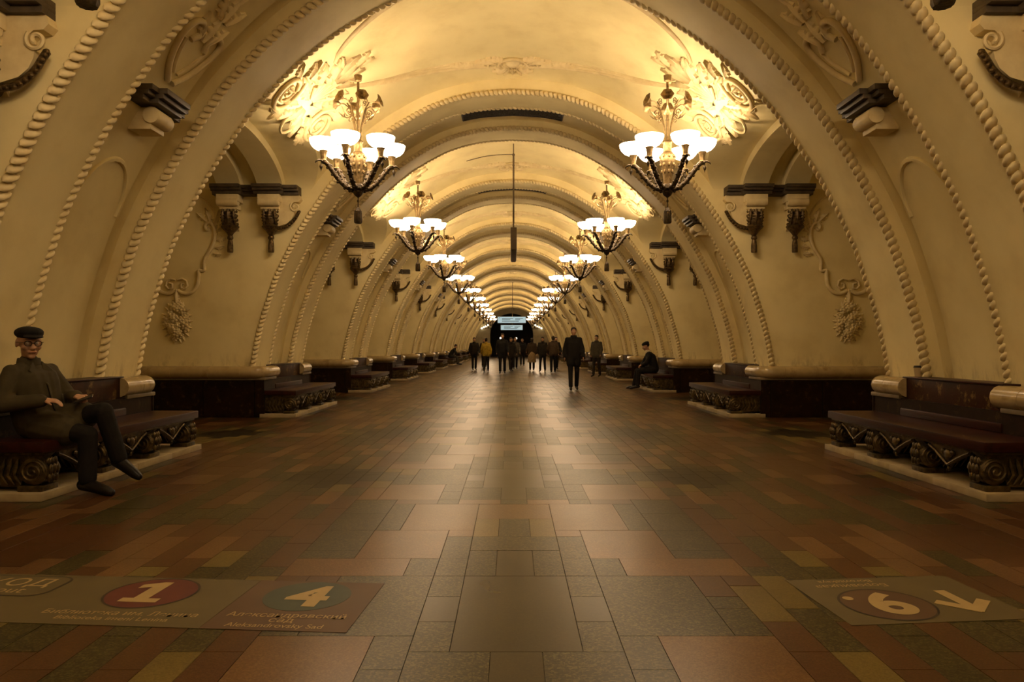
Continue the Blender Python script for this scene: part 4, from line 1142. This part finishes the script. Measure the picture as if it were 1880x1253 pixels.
def walk(st, sw=.12):
    return dict(pelvis=(0, 0, .95), chest=(0, 0, 1.30), neck=(0, -.01, 1.48), head=(0, -.03, 1.635), hdir=(0, -1, -.05),
                Rsh=(-.18, 0, 1.42), Rel=(-.25, sw*.4, 1.14), Rwr=(-.25, sw-.12, .92), Lsh=(.18, 0, 1.42), Lel=(.25, -sw*.4, 1.14), Lwr=(.25, -sw-.08, .92),
                palm=(1, 0, 0), Rhip=(-.09, 0, .93), Rkn=(-.095, -st*.5-.02, .50), Ran=(-.095, -st, .085), Rtoe=(-.105, -st-.17, .04), Lhip=(.09, 0, .93), Lkn=(.095, st*.35-.03, .50), Lan=(.095, st, .085), Ltoe=(.105, st-.17, .04))
crowd = 'walking commuters'
PEOPLE = [(-1.96, 39, 1.70, 0.2, 'cloth_dark', 'cloth_black', 'hair', 'walker in a dark jacket beside the one in yellow', None),
          (-1.27, 37, 1.66, PI, 'cloth_yellow', 'cloth_dark', 'hair', 'walker in a bright yellow jacket', None),
          (-.43, 34, 1.82, 0.0, 'cloth_black', 'cloth_black', 'hair', 'tall walker in black under the blue signs', None),
          (.18, 41, 1.72, 0.1, 'cloth_grey', 'cloth_black', 'hair', 'walker in a grey coat next to the tall one in black', None),
          (1.02, 38, 1.66, PI, 'cloth_brown', 'cloth_dark', 'long', 'walker in a brown coat and tan skirt', 'cloth_tan'),
          (1.50, 36.5, 1.70, -.2, 'cloth_dark', 'cloth_black', 'long', 'long-haired walker in dark clothes beside the tan skirt', None),
          (1.93, 35, 1.72, PI, 'cloth_brown', 'cloth_black', 'hair', 'walker in a brown jacket and black trousers', None),
          (-.05, 37.5, 1.68, .3, 'cloth_dark', 'cloth_dark', 'long', 'long-haired walker in dark clothes behind the tall one in black', None),
          (2.35, 40, 1.74, 0.2, 'cloth_black', 'cloth_dark', 'hair', 'walker in black near the benches behind the brown jacket', None),
          (-1.62, 44, 1.70, 0, 'cloth_black', 'cloth_black', 'hair', 'distant walker in black behind the yellow jacket', None),
          (.66, 47, 1.72, 0, 'cloth_black', 'cloth_black', 'hair', 'distant walker in black behind the crowd', None),
          (1.74, 21.2, 1.78, 0.0, 'cloth_black', 'cloth_black', 'hair', 'man in a long black coat walking ahead of the crowd', None),
          (3.45, 30.5, 1.70, -.5, 'cloth_grey', 'cloth_dark', 'hair', 'person in a grey coat standing by the benches', None)]
for i, (x, y, h, rz, coat, legs, hat, lab, skirt) in enumerate(PEOPLE):
    k = h/1.75
    figure(walk(.20 if i % 2 else .13), dict(skin='skin', coat=coat, legs=legs, hat='hair_dark'), lab, crowd, .012 if y < 15 else .02, hat, (x, y, 0), rz, k, coat_drop=.45 if i in (2, 11, 3, 7) else .15, skirt=skirt)
bpy.data.scenes.remove(WORK)
